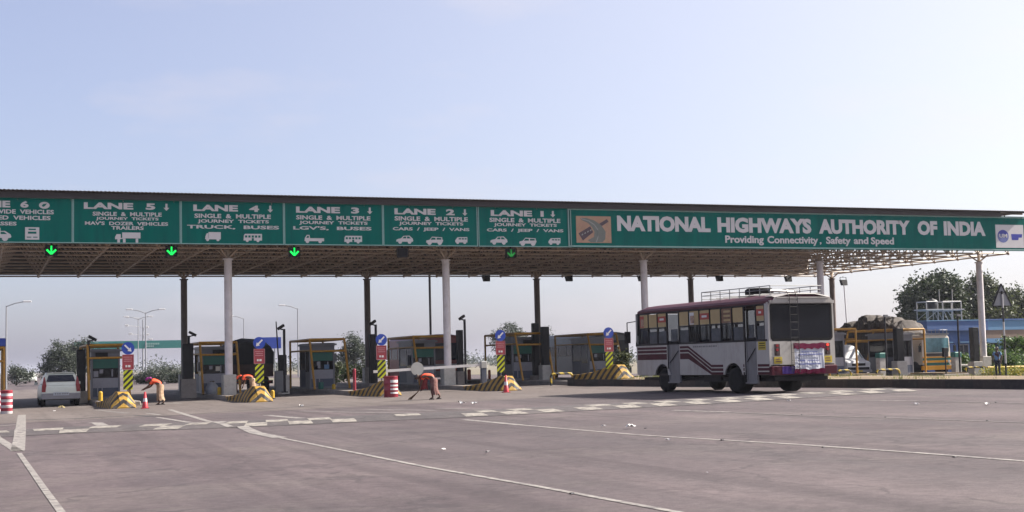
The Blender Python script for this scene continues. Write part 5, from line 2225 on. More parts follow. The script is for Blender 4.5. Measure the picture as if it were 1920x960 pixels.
# seats inside
for k in range(9):
    y = 1.9 + k*.78
    for xs_ in ((-1.08, -.22), (.30, 1.14)):
        if xs_[0] < 0 and dr1[0] - .5 < y < dr1[1] + .1:
            continue
        s = MB()
        s.cbox(xs_[0], xs_[1], y, y + .42, 1.0, 1.16, .03)
        s.cbox(xs_[0], xs_[1], y - .08, y + .02, 1.1, 1.98 + .05, .03)
        s.build('seat', 'busseat', bus)
s = MB()
s.cbox(-1.05, 1.05, .55, .68, 1.0, 2.0, .03)
s.build('rear_bench', 'busseat', bus)
s = MB()
for sx in (-.55, .0):
    s.tube((sx, 4.2, ZS), (sx, 4.2, 3.24), .02, 6)
s.build('grab_pole', 'grey', bus)
for sx in (-1, 1):
    wheel(bus, sx*.97, RW, .48, .46, 'darkpole', out=sx)
    wheel(bus, sx*1.03, FW_, .48, .28, 'darkpole', out=sx)
    s = MB()
    s.box(sx*1.02 - .25, sx*1.02 + .25, RW - .75, RW - .72, .32, .78)
    s.build('mud_flap', 'rubber', bus)
s = MB()
s.tube((-.9, RW, .49), (.9, RW, .49), .09, 8)
s.tube((-.9, FW_, .49), (.9, FW_, .49), .07, 8)
s.box(-1.1, -.6, 3.4, 4.6, .42, .72)
s.box(.6, 1.1, 3.4, 4.9, .40, .72)
s.box(-.4, .4, .5, 6.5, .55, .68)
s.box(-.95, .95, .25, 1.1, .44, .66)
s.build('chassis', 'busframe', bus)
for sx in (-1, 1):
    s = MB()
    s.path([(sx*(BW - .05), BL - .1, 2.9), (sx*(BW + .25), BL + .12, 2.85), (sx*(BW + .25), BL + .12, 2.45)], .02, 6)
    s.cbox(sx*(BW + .25) - .12, sx*(BW + .25) + .12, BL + .08, BL + .13, 2.0, 2.48, .01)
    s.build('wing_mirror', 'busframe', bus)

# ---- silver hatchback, driving away


def hatch(label, loc, rz, paint='carpaint', grp=None):
    t = thing('hatchback', label, 'car', loc, rz, grp)
    HWD = 0.82
    L_ = 3.75
    st = [(0.00, .78, .40, .92), (0.06, .80, .33, .98), (0.5, .82, .28, 1.0), (1.3, .82, .26, 1.0), (2.4, .82, .26, .98), (2.9, .81, .27, .93), (3.45, .76, .30, .80), (3.7, .66, .36, .66)]
    rings = []
    for y, hw, z0, z1 in st:
        rings.append([(-hw*.9, y, z0), (-hw, y, z0 + .12), (-hw*1.01, y, (z0 + z1)/2), (-hw*.98, y, z1 - .06), (-hw*.90, y, z1), (hw*.90, y, z1), (hw*.98, y, z1 - .06), (hw*1.01, y, (z0 + z1)/2), (hw, y, z0 + .12), (hw*.9, y, z0)])
    m = MB()
    m.loft(rings, True, paint, caps=True, smooth=False)
    m.build('body', paint, t, bev=.05)
    # cabin
    cab = [(0.04, .76, .95), (0.16, .69, 1.22), (0.30, .60, 1.46), (0.42, .57, 1.50), (1.2, .57, 1.53), (1.75, .56, 1.50), (2.55, .70, 1.02)]
    m = MB()
    rings = [[(-.76, y, .96), (-w_, y, z), (w_, y, z), (.76, y, .96)] for y, w_, z in cab]
    rings[0] = [(-.76, .03, .95), (-.76, .04, .96), (.76, .04, .96), (.76, .03, .95)]
    m.loft(rings, True, None, caps=True)
    m.build('cabin', paint, t, bev=.05)
    g_ = MB()
    g_.add([(-.60, .115, 1.12), (.60, .115, 1.12), (.50, .270, 1.42), (-.50, .270, 1.42)], [(0, 1, 2, 3)])
    for i, p in enumerate(g_.v):
        g_.v[i] = (p[0], p[1] - .030, p[2] + .01)
    g_.build('rear_window', 'carglass', t)
    g_ = MB()
    for sx in (-1, 1):
        g_.add([(sx*.765, .35, 1.0), (sx*.765, 2.35, 1.0), (sx*.615, 1.75, 1.44), (sx*.63, .48, 1.42)], [(0, 1, 2, 3)])
    g_.build('side_window', 'carglass', t)
    m = MB()
    m.box(-.55, .55, .30, .42, 1.50, 1.535)
    m.build('spoiler', paint, t)
    for sx in (-1, 1):
        m = MB()
        m.plate([(sx*.60, .98), (sx*.765, .96), (sx*.70, 1.34), (sx*.655, 1.34)], -.01, .10)
        for i, p in enumerate(m.v):
            m.v[i] = (p[0], p[1] + (p[2] - .96)*.50, p[2])
        m.plate([(sx*.64, .66), (sx*.79, .66), (sx*.78, .98), (sx*.60, .98)], -.015, .08)
        m.build('tail_light', 'lampred', t)
        m = MB()
        m.cbox(sx*.90 - .08, sx*.90 + .08, 2.2, 2.28, .98, 1.10, .015)
        m.build('wing_mirror', paint, t)
    m = MB()
    m.cbox(-.80, .80, -.09, .10, .34, .60, .03)
    m.build('bumper', 'chrome', t)
    m = MB()
    m.box(-.32, .32, -.102, -.092, .50, .64)
    po_ = m.build('number_plate', 'plate', t)
    m = MB()
    for u in (-.26, -.17, -.08, .04, .13, .22):
        m.box(u, u + .055, -.105, -.103, .545, .60)
    m.build('plate_marks', 'busdoor', po_)
    for sx in (-.70, .70):
        for y in (.62, 3.0):
            wheel(t, sx, y, .29, .18, 'grey', out=1 if sx > 0 else -1)
    for sx in (-.28, .28):
        m = MB()
        m.tube((sx*1.9, .5, 1.53), (sx*1.9, 1.5, 1.55), .015, 6)
        m.build('roof_rail', 'grey', t)
    return t


cx_ = at(114.5, 720, 69.5)[0]
car = hatch('silver hatchback driving away through the lane under the LANE 6 arrow', (cx_, 69.5, gz(cx_)), R(1.0))
car.scale = (1.12, 1.1, 1.06)
for k, (px, Y, m_, lb) in enumerate(((37, 215, 'van', 'white car far down the road, first of the distant three'), (47, 235, 'van', 'white car far down the road, middle of the distant three'),
                                     (56, 222, 'van', 'white car far down the road, last of the distant three'))):
    x = at(px, 700, Y)[0]
    dup(car, (x, Y, gz(x)), R(180 if k != 1 else 0), lb, 'distant cars on the road')


# ---- box-shaped coaches behind the booths
def coach(label, loc, rz, paint, L_=9.5, W=1.22, H=3.15, red=False):
    t = thing('coach', label, 'bus', loc, rz, None)
    sec = [(-W, .55), (-W, 2.35), (-W*.95, H - .25), (-W*.78, H - .03), (-.4, H + .04), (.4, H + .04), (W*.78, H - .03), (W*.95, H - .25), (W, 2.35), (W, .55)]
    m = MB()
    rings = []
    for y, k, s_ in ((-.02, .90, .93), (.12, .97, .98), (.4, 1, 1), (L_ - .3, 1, 1), (L_, .95, .95)):
        rings.append([(x*k, y, .55 + (z - .55)*s_) for x, z in sec])
    m.loft(rings, True, None, caps=True)
    m.build('body', paint, t)
    m = MB()
    m.plate(rrect(-W*.86, W*.86, 1.55, 2.62, .10), -.05, -.03)
    m.build('windscreen', 'carglass', t)
    for sx in (-1, 1):
        m = MB()
        for k in range(6):
            y = .8 + k*1.4
            m.box(sx*W - .01, sx*W + .012, y, y + 1.25, 1.65, 2.35)
        m.build('side_window', 'carglass', t)
    m = MB()
    m.cbox(-W, W, -.12, .05, .45, .85, .03)
    m.build('bumper', 'grey', t)
    for sx in (-1, 1):
        m = MB()
        m.lathe([(.10, -.07), (.10, -.03)], (sx*.9, 0, 1.05), 14, axis='y')
        m.build('headlight' if not red else 'tail_light', 'lampglass' if not red else 'lampred', t)
        for y in (1.8, L_ - 2.2):
            wheel(t, sx*1.0, y, .46, .28, out=sx)
    if red:
        m = MB()
        m.box(-W*.97, W*.97, -.07, -.045, 1.18, 1.30)
        m.build('white_band', 'white', t)
        m = MB()
        m.box(-W*.9, W*.9, -.07, -.045, .9, 1.12)
        m.build('red_band', 'orange', t)
    return t


coach('grey coach with a rounded roof coming through behind the last booth before the bus', (39.0, 81.5, gz(39)), 0, 'coach', 10)
coach('red bus half hidden behind a booth and the white barrier column', (27.4, 82.0, gz(27)), 0, 'redbus', 9, red=True)

# ---- dark covered truck seen from behind
t = thing('covered_truck', 'truck under a black tarpaulin waiting between the LANE 4 column and the marker post', 'truck', (14.9, 80.0, gz(15)))
m = MB()
m.cbox(-1.2, 1.2, 0, 5.2, .95, 1.75, .03)
m.build('cargo_body', 'truckbrown', t)
m = MB()
rings = []
for y, h in ((0, 2.75), (.08, 2.95), (1.5, 3.2), (3.4, 3.1), (5.1, 3.0), (5.2, 2.6)):
    rings.append([(-1.22, y, 1.65), (-1.24, y, 2.4), (-1.05, y, h - .12), (-.4, y, h + .06), (.4, y, h), (1.05, y, h - .22), (1.24, y, 2.4), (1.22, y, 1.65)])
m.loft(rings, True, None, caps=True)
m.build('tarpaulin', 'tarp', t)
m = MB()
m.cbox(-1.15, 1.15, 5.4, 7.0, .8, 2.7, .08)
m.build('cab', 'truckbrown', t)
m = MB()
m.box(-.5, .5, .1, 6.8, .6, .9)
m.box(-1.15, 1.15, -.05, .05, .55, .75)
m.build('chassis', 'black', t)
for sx in (-1, 1):
    for y in (1.3, 6.0):
        wheel(t, sx*.95, y, .48, .34, out=sx)
    m = MB()
    m.box(sx*.95 - .1, sx*.95 + .1, -.06, -.051, .62, .70)
    m.build('tail_light', 'lampred', t)

# ---- laden truck with yellow cab, coming towards the camera beyond the median
xt_ = at(1757, 690, 70.5)[0]
t = thing('laden_truck', 'truck with yellow and teal cab front and a bulging brown tarpaulin load', 'truck', (xt_, 70.5, gz(xt_)), R(2))
m = MB()
sec = [(-1.12, .75), (-1.15, 1.5), (-1.08, 2.45), (-.9, 2.62), (.9, 2.62), (1.08, 2.45), (1.15, 1.5), (1.12, .75)]
m.loft([[(x*.97, 0, z) for x, z in sec], [(x, .12, z) for x, z in sec], [(x, 1.9, z) for x, z in sec]], True, None, caps=True)
m.build('cab', 'truckcream', t, bev=.04)
m = MB()
m.plate(rrect(-.98, .98, 1.52, 2.42, .08), -.03, -.012)
m.build('windscreen', 'windscreen', t)
m = MB()
m.box(-1.10, 1.10, -.04, -.01, 1.02, 1.17)
m.box(-.98, .98, -.045, -.01, .70, .86)
m.build('teal_band', 'truckgreen', t)
m = MB()
m.box(-1.12, 1.12, -.05, -.005, 1.175, 1.25)
m.box(-1.12, 1.12, -.05, -.005, .875, 1.01)
m.cbox(-1.18, 1.18, -.16, .10, .42, .69, .03)
m.build('bumper', 'truckyellow', t)
m = MB()
m.box(-.85, .85, -.04, -.01, 1.28, 1.46)
m.build('name_board', 'tarp2', t)
for sx in (-1, 1):
    m = MB()
    m.lathe([(.10, -.08), (.10, -.045)], (sx*.92, 0, .94), 14, axis='y')
    m.build('headlight', 'lampglass', t)
    m = MB()
    m.path([(sx*1.1, .1, 2.1), (sx*1.38, -.1, 2.05), (sx*1.38, -.1, 1.6)], .02, 6)
    m.cbox(sx*1.38 - .1, sx*1.38 + .1, -.14, -.09, 1.55, 1.95, .01)
    m.build('wing_mirror', 'black', t)
    for y in (.75, 6.6):
        wheel(t, sx*.98, y, .50, .32, out=sx)
m = MB()
m.box(-.98, .98, -.10, .35, 2.62, 2.72)
for k in range(7):
    m.tube((-.9 + k*.3, 0, 2.7), (-.9 + k*.3, .0, 2.95 + .05*(k % 2)), .02, 5)
m.tube((-.95, 0, 2.92), (.95, 0, 2.92), .02, 5)
m.build('roof_carrier', 'galv', t)
m = MB()
m.box(-1.2, 1.2, 2.1, 8.4, .95, 1.5)
m.box(-.5, .5, 1.9, 8.2, .65, .95)
m.build('cargo_body', 'truckbrown', t)
m = MB()
NL, NC = 62, 40
rings = []
for i in range(NL + 1):
    y = 1.95 + 6.9*i/NL
    e = min(1, i/6, (NL - i)/3.5 + .25)
    u_ = i*26/NL
    hh = 3.35 + .55*sin(pi*min(1, i/NL*1.05)) + .13*sin(u_*.9) + (0.12 if u_ > 14 else 0)
    for rope in (4.2, 9.1, 14.0, 19.2):
        hh -= .13*math.exp(-((u_ - rope)/.5)**2)
    row = []
    for j in range(NC + 1):
        a = pi*j/NC
        cxr = -cos(a)
        u = math.copysign(abs(cxr)**.55, cxr)
        wz = sin(a)**.55 if sin(a) > 0 else 0
        jj = j*22/NC
        n_ = mnoise.noise(Vector((u_*.35, jj*.4, 3.1)))*.15 + mnoise.noise(Vector((u_*.9, jj*.7, 7.1)))*.09 + abs(mnoise.noise(Vector((u_*2.2, jj*.45, 1.3))))*.13 - abs(mnoise.noise(Vector((u_*1.1 + jj*.8, jj*.9, 5.3))))*.08
        row.append((u*(1.42 + n_)*(.75 + .25*e), y + (.0 if 0 < i < NL else 0), 1.35 + (hh - 1.35)*wz*(.72 + .28*e) + n_*.5))
    rings.append(row)
m.loft(rings, False, None)
m.add(rings[0], [tuple(range(NC, -1, -1))])
m.add(rings[-1], [tuple(range(NC + 1))])
m.build('tarpaulin_load', 'tarp2', t)
m = MB()
for i in (10, 22, 33, 46):
    m.path([(p[0]*1.015, p[1], p[2] + .02) for p in rings[i]], .02, 4)
m.build('lashing_rope', 'bark', t)

# ---- white van coming towards the camera
xv = at(1610, 690, 70.3)[0]
t = thing('white_van', 'white minibus van facing the camera between two yellow frames', 'van', (xv, 70.3, gz(xv)), R(-3))
m = MB()
st = [(0.0, .80, .40, .85), (.12, .90, .36, 1.02), (.75, .95, .32, 1.12), (1.35, .95, .32, 1.14), (4.6, .95, .32, 1.14), (4.7, .93, .36, 1.1)]
rings = [[(-hw*.93, y, z0), (-hw, y, z0 + .15), (-hw, y, z1 - .1), (-hw*.92, y, z1), (hw*.92, y, z1), (hw, y, z1 - .1), (hw, y, z0 + .15), (hw*.93, y, z0)] for y, hw, z0, z1 in st]
m.loft(rings, True, None, caps=True)
m.build('body', 'vanwhite', t, bev=.06)
m = MB()
rings = [[(-hw0, y, 1.1), (-hw1, y, z), (-hw1*.75, y, z + .06), (hw1*.75, y, z + .06), (hw1, y, z), (hw0, y, 1.1)] for y, hw0, hw1, z in
         ((.72, .92, .9, 1.13), (1.45, .94, .80, 1.88), (1.75, .94, .78, 1.98), (3.0, .94, .80, 2.02), (4.6, .94, .80, 1.98), (4.7, .93, .8, 1.9))]
m.loft(rings, True, None, caps=True)
m.build('cabin', 'vanwhite', t, bev=.06)
m = MB()
m.add([(-.80, .80, 1.19), (.80, .80, 1.19), (.70, 1.38, 1.80), (-.70, 1.38, 1.80)], [(0, 1, 2, 3)])
for i, p in enumerate(m.v):
    m.v[i] = (p[0], p[1] - .035, p[2] + .03)
m.build('windscreen', 'windscreen', t)
for sx in (-1, 1):
    m = MB()
    m.add([(sx*.945, 1.25, 1.18), (sx*.945, 4.4, 1.18), (sx*.82, 4.4, 1.82), (sx*.82, 1.7, 1.82)], [(0, 1, 2, 3)])
    m.build('side_window', 'carglass', t)
    m = MB()
    m.cbox(sx*.66 - .17, sx*.66 + .17, -.03, .10, .74, .94, .02)
    m.build('headlight', 'lampglass', t)
    m = MB()
    m.cbox(sx*1.08 - .1, sx*1.08 + .1, 1.1, 1.16, 1.2, 1.42, .015)
    m.build('wing_mirror', 'black', t)
    for y in (.85, 3.7):
        wheel(t, sx*.82, y, .33, .2, out=sx)
m = MB()
m.box(-.47, .47, -.03, .0, .74, .90)
m.box(-.75, .75, -.035, .02, .50, .66)
m.build('grille', 'black', t)
m = MB()
m.cbox(-.93, .93, -.06, .12, .34, .50, .03)
m.build('bumper', 'chrome', t)
m = MB()
m.box(-.24, .24, -.075, -.062, .37, .47)
m.build('number_plate', 'plateyellow', t)

# ------------------------------------------------------------------ people


def skinned(name, joints, edges, root, mat, parent, sub=2):
    """one continuous surface grown along a skeleton"""
    idx = {k: i for i, k in enumerate(joints)}
    me = bpy.data.meshes.new(name)
    me.from_pydata([joints[k][:3] for k in joints], [(idx[a], idx[b]) for a, b in edges], [])
    ob = bpy.data.objects.new(name, me)
    COL.objects.link(ob)
    sk = ob.modifiers.new('skin', 'SKIN')
    sk.use_smooth_shade = True
    for k, i in idx.items():
        v = me.skin_vertices[0].data[i]
        r = joints[k][3]
        v.radius = (r, joints[k][4] if len(joints[k]) > 4 else r)
        v.use_root = (k == root)
    sb = ob.modifiers.new('sub', 'SUBSURF')
    sb.levels = sb.render_levels = sub
    dg = bpy.context.evaluated_depsgraph_get()
    m2 = bpy.data.meshes.new_from_object(ob.evaluated_get(dg))
    bpy.data.objects.remove(ob)
    m2.materials.clear()
    m2.materials.append(mt[mat])
    for p in m2.polygons:
        p.use_smooth = True
    o = bpy.data.objects.new(name, m2)
    COL.objects.link(o)
    o.parent = parent
    return o


BONES = [('pelvis', 'belly'), ('belly', 'chest'), ('chest', 'neck'), ('neck', 'skull'), ('chest', 'sha'), ('chest', 'shb'), ('sha', 'ela'), ('ela', 'wra'), ('shb', 'elb'), ('elb', 'wrb'),
         ('pelvis', 'hia'), ('pelvis', 'hib'), ('hia', 'kna'), ('hib', 'knb'), ('kna', 'ana'), ('knb', 'anb'), ('ana', 'toa'), ('anb', 'tob'), ('wra', 'paa'), ('wrb', 'pab')]
RAD = dict(pelvis=.125, belly=.12, chest=.135, neck=.05, skull=.06, sha=.06, shb=.06, ela=.042, elb=.042, wra=.028, wrb=.028, paa=.034, pab=.034,
           hia=.085, hib=.085, kna=.06, knb=.06, ana=.040, anb=.040, toa=.035, tob=.035)


def person(label, loc, rz, J, outfit, group=None):
    """J: joint positions, x forward, y to the person's left, z up"""
    t = thing('person', label, 'person', loc, rz, group)
    V_ = {k: Vector(v) for k, v in J.items()}
    for s in 'ab':
        V_['pa' + s] = V_['wr' + s] + (V_['wr' + s] - V_['el' + s]).normalized()*.075
    jt = {k: (*V_[k], RAD[k]) for k in V_}
    edges = list(BONES)
    # fingers and thumb, curled, rooted in the palm
    for s in 'ab':
        d = (V_['pa' + s] - V_['wr' + s]).normalized()
        side_ = d.cross(Vector((1, 0, 0)))
        if side_.length < .2:
            side_ = d.cross(Vector((0, 1, 0)))
        side_.normalize()
        curl = side_.cross(d)
        for k, (off, ln) in enumerate(((-.030, .060), (-.010, .074), (.010, .070), (.030, .054))):
            b0 = V_['pa' + s] + side_*off
            n0, n1 = f'f{s}{k}a', f'f{s}{k}b'
            jt[n0] = (*(b0 + d*ln*.55), .0095)
            jt[n1] = (*(b0 + d*ln*.85 + curl*ln*.45), .008)
            edges += [('pa' + s, n0), (n0, n1)]
        b0 = V_['wr' + s] + d*.035
        jt[f'f{s}t'] = (*(b0 + side_*-.045 + d*.02), .010)
        jt[f'f{s}u'] = (*(b0 + side_*-.055 + d*.055 + curl*.02), .009)
        edges += [('pa' + s, f'f{s}t'), (f'f{s}t', f'f{s}u')]
    body = skinned('body', jt, edges, 'pelvis', 'skin', t)
    # head with a face, oriented along the neck
    up_ = (V_['skull'] - V_['neck']).normalized()
    lat = Vector((0, 1, 0))
    fw = lat.cross(up_).normalized()
    hc = V_['skull'] + up_*.06
    m = MB()
    m.ball((0, 0, 0), .10, 14, 9, sx=.98, sy=.80, sz=1.18)
    m.ball((.092, 0, -.015), .022, 8, 5, sx=.9, sy=.7, sz=1.2)
    m.ball((.070, 0, -.060), .030, 8, 5, sx=.7, sy=1.0, sz=.35, mat='sareered')
    m.ball((.045, 0, -.085), .045, 8, 5)
    for sy in (-1, 1):
        m.ball((.086, sy*.033, .015), .013, 8, 5, mat='white')
        m.ball((.096, sy*.033, .015), .007, 6, 4, mat='hair')
        m.ball((-.005, sy*.083, -.01), .025, 8, 5, sx=.8, sy=.35, sz=1.2)
    Mx = Matrix((fw, lat, up_)).transposed()
    m.v = [tuple(hc + Mx @ Vector(p)) for p in m.v]
    m.build('head', 'skin', body)
    m = MB()
    hm_ = outfit.get('scarf') or 'hair'
    rings = []
    for j in range(7):
        a = pi/2 - j*pi/2*1.25/6
        rings.append([(.108*cos(a)*cos(2*pi*i/14)*.99 - .012 - (.03*(j/6) if cos(2*pi*i/14) > .3 else 0)*1.6, .092*cos(a)*sin(2*pi*i/14), .125*sin(a) + .012 + (.03 if j > 3 and cos(2*pi*i/14) > .3 else 0)) for i in range(14)])
    m.loft(rings, True, smooth=True)
    if outfit.get('scarf'):
        m.ball((-.06, 0, -.09), .07, 10, 6, sx=.8, sy=1.1, sz=1.2)
    else:
        m.ball((-.085, 0, -.02), .045, 8, 5)
    m.v = [tuple(hc + Mx @ Vector(p)) for p in m.v]
    m.build('scarf' if outfit.get('scarf') else 'hair', hm_, t)
    # upper garment: a shell a little wider than the trunk and upper arms
    if outfit.get('top'):
        jj = {k: (*V_[k], RAD[k]*1.16) for k in ('pelvis', 'belly', 'chest', 'sha', 'shb')}
        for s in 'ab':
            jj['sl' + s] = (*V_['sh' + s].lerp(V_['el' + s], .62), RAD['el' + s]*1.5)
        q = V_['chest'].lerp(V_['neck'], .55)
        jj['collar'] = (*q, .075)
        skinned('top', jj, [('pelvis', 'belly'), ('belly', 'chest'), ('chest', 'sha'), ('chest', 'shb'), ('sha', 'sla'), ('shb', 'slb'), ('chest', 'collar')], 'pelvis', outfit['top'], t)
    if outfit.get('skirt'):
        # wrapped skirt from the waist to the shins
        m = MB()
        A = V_['pelvis'].lerp(V_['belly'], .35)
        Kn = (V_['kna'] + V_['knb'])/2
        An = (V_['ana'] + V_['anb'])/2
        sp = (V_['ana'] - V_['anb']).length/2
        n = 28
        rings = []
        for f, c, rx, ry in ((0, A, .155, .17), (.2, V_['pelvis'].lerp(Kn, .12), .165, .19), (.5, V_['pelvis'].lerp(Kn, .6), .15, .18 + sp*.2), (.75, Kn.lerp(An, .2), .15, .16 + sp*.4),
                             (1, Kn.lerp(An, .66), .17, .15 + sp*.7)):
            rings.append([(c.x + rx*cos(2*pi*i/n)*(1 + .16*f*sin(i*2.7)), c.y + ry*sin(2*pi*i/n)*(1 + .16*f*sin(i*2.7 + .6)), c.z + .04*f*sin(i*1.3)) for i in range(n)])
        m.loft(rings, True, smooth=True)
        m.build('skirt', outfit['skirt'], t)
    if outfit.get('trousers'):
        jj = {k: (*V_[k], RAD[k]*1.14) for k in ('pelvis', 'hia', 'hib', 'kna', 'knb')}
        for s in 'ab':
            jj['cu' + s] = (*V_['kn' + s].lerp(V_['an' + s], .9), .06)
        skinned('trousers', jj, [('pelvis', 'hia'), ('pelvis', 'hib'), ('hia', 'kna'), ('hib', 'knb'), ('kna', 'cua'), ('knb', 'cub')], 'pelvis', outfit['trousers'], t)
    if outfit.get('drape'):
        # loose end of the saree hanging from the bent shoulder
        m = MB()
        c0, c1 = V_['neck'], V_['belly']
        rings = []
        n = 10
        for k in range(7):
            f = k/6
            rings.append([(c0.x + (c1.x - c0.x)*i/n*.85 + .03*sin(i*1.7 + k)*f + .04, -.14 + .05*sin(i*1.1 + k*.5)*f, c0.z + (c1.z - c0.z)*i/n - f*.55 + .03*sin(i*2.3)*f) for i in range(n + 1)])
        m.loft(rings, False, smooth=True)
        m.loft([[(x, y + .22, z) for x, y, z in r] for r in rings], False, smooth=True)
        m.build('drape', outfit['drape'], t)
    for s in 'ab':
        m = MB()
        a, b = V_['an' + s], V_['to' + s]
        m.bar((a.x - .05, a.y, .022), (b.x + .04, b.y, .018), .085, .036)
        m.build('sandal', 'darkpole', t)
    return t


LEFTWARD = R(180 - 21)
# sweeper in the closed lane, bent double over a short broom
Jc = dict(pelvis=(0.0, 0, .84), belly=(.16, 0, .97), chest=(.36, 0, 1.02), neck=(.53, 0, .99), skull=(.62, 0, .95), sha=(.41, .17, .96), shb=(.41, -.17, .96),
          ela=(.50, .20, .70), elb=(.44, -.20, .68), wra=(.56, .10, .50), wrb=(.50, -.08, .46), hia=(-.01, .10, .80), hib=(-.01, -.10, .80), kna=(.10, .13, .45), knb=(-.10, -.12, .44),
          ana=(.04, .13, .08), anb=(-.24, -.13, .09), toa=(.16, .13, .04), tob=(-.12, -.13, .04))
p = gp(814, 749)
pc = person('sweeper in an orange vest bent double over a broom under the white barrier disc', (p.x, p.y, p.z), LEFTWARD, Jc,
            dict(top='vest', skirt='skirtmix', drape='sareered'), 'road sweepers in orange vests')
# the broom she holds
t = thing('broom', 'short straw broom held by the sweeper under the barrier disc', 'broom', (p.x, p.y, p.z), LEFTWARD)
m = MB()
m.tube((.46, .0, .56), (.72, .02, .27), .018, 8)
m.build('handle', 'straw', t)
m = MB()
for k in range(16):
    a = 2*pi*k/16
    m.tube((.71 + .012*cos(a), .02 + .012*sin(a), .28), (1.00 + .07*cos(a), .03 + .06*sin(a), .03 + .03*sin(a)), .012, 4, r2=.006)
m.build('bristles', 'straw', t)
# sweeper by the cone, one arm stretched out
Ja = dict(pelvis=(0, 0, .88), belly=(.12, 0, 1.03), chest=(.28, 0, 1.14), neck=(.42, 0, 1.17), skull=(.50, 0, 1.16), sha=(.32, .17, 1.08), shb=(.32, -.17, 1.08),
          ela=(.52, .17, .86), elb=(.48, -.15, .84), wra=(.74, .08, .74), wrb=(.70, -.04, .74), hia=(0, .10, .84), hib=(0, -.10, .84), kna=(.08, .11, .47), knb=(-.02, -.11, .46),
          ana=(.02, .12, .08), anb=(-.12, -.12, .08), toa=(.14, .12, .04), tob=(0, -.12, .04))
p = gp(301, 759)
person('stooping sweeper in a beige saree, orange vest and magenta headscarf beside the cone', (p.x, p.y, p.z), LEFTWARD, Ja,
       dict(top='vest', skirt='saree', scarf='scarf'), 'road sweepers in orange vests')
# a third one mostly hidden behind a nose
xb, zb = at(474, 720, 67.2)
Jb = {k: (v[0], v[1], v[2]*.92) for k, v in Jc.items()}
person('crouched sweeper whose orange back shows over the nose under the LANE 4 column', (xb, 67.2, gz(xb) + .2), LEFTWARD, Jb,
       dict(top='vest', skirt='saree', scarf='vest'), 'road sweepers in orange vests')
# man in pale blue by the sign pole
Jm = dict(pelvis=(0, 0, .92), belly=(.01, 0, 1.08), chest=(.01, 0, 1.30), neck=(.0, 0, 1.48), skull=(.01, 0, 1.55), sha=(0, .19, 1.40), shb=(0, -.19, 1.40),
          ela=(-.03, .25, 1.12), elb=(.05, -.25, 1.12), wra=(.08, .25, .90), wrb=(.16, -.20, .92), hia=(0, .10, .88), hib=(0, -.10, .88), kna=(.03, .11, .49), knb=(.0, -.11, .49),
          ana=(0, .12, .08), anb=(-.04, -.12, .08), toa=(.12, .14, .04), tob=(.08, -.14, .04))
xm_ = at(1871, 690, 62)[0]
person('man in a pale blue shirt and dark trousers standing beside the banded sign pole', (xm_, 62, gz(xm_)), R(200), Jm, dict(top='shirtblue', trousers='trouser'))

# ------------------------------------------------------------------ vegetation


def leaves(mb, rnd, c, spread, n, size, flat=0.8):
    for _ in range(n):
        p = Vector((rnd.gauss(0, 1), rnd.gauss(0, 1), rnd.gauss(0, flat)))*spread
        p = c + p
        a = Vector((rnd.uniform(-1, 1), rnd.uniform(-1, 1), rnd.uniform(-.7, .7))).normalized()
        b = a.cross(Vector((rnd.uniform(-1, 1), rnd.uniform(-1, 1), rnd.uniform(-1, 1)))).normalized()
        s = size*rnd.uniform(.6, 1.3)
        mb.add([p - a*s, p + b*s*.45, p + a*s, p - b*s*.45], [(0, 1, 2, 3)])


def make_tree(label, loc, blobs, mat, seed, clumps=60, per=50, size=.2, spread=.45, trunk_r=.22, name='tree', cat='tree', group=None, trunk_h=None):
    """blobs: list of (dx, dy, z, rx, ry, rz) ellipsoids that the clumps fill"""
    rnd = random.Random(seed)
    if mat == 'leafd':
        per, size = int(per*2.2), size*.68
    t = thing(name, label, cat, loc, 0, group)
    tr = MB()
    zc = min(b[2] for b in blobs)
    th = trunk_h or zc
    tr.tube((0, 0, -.2), (.1, 0, th*.55), trunk_r, 9, r2=trunk_r*.75)
    tr.tube((.1, 0, th*.55), (0, .05, th), trunk_r*.75, 9, r2=trunk_r*.55)
    lf = MB()
    vol = [b[3]*b[4]*b[5] for b in blobs]
    for i, b in enumerate(blobs):
        c = Vector(b[:3])
        tr.tube((0, .05, th*.8), tuple(c), trunk_r*.4, 6, r2=.04)
        n = max(4, int(clumps*vol[i]/sum(vol)))
        for k in range(n):
            while True:
                q = Vector((rnd.uniform(-1, 1), rnd.uniform(-1, 1), rnd.uniform(-1, 1)))
                if .25 < q.length < 1.05:
                    break
            q = q*(0.72 + .28*rnd.random())
            pc_ = c + Vector((q.x*b[3], q.y*b[4], q.z*b[5]))
            if k % 3 == 0:
                tr.tube(tuple(c), tuple(pc_), .035*trunk_r/.22, 4, r2=.012)
            leaves(lf, rnd, pc_, spread*rnd.uniform(.7, 1.25), int(per*rnd.uniform(.5, 1.4)), size)
    tr.build('trunk', 'bark', t)
    lf.build('crown', mat, t, fix=False)
    return t


def far(px, Y):
    x = at(px, 690, Y)[0]
    return (x, Y, gz(x) - .03)


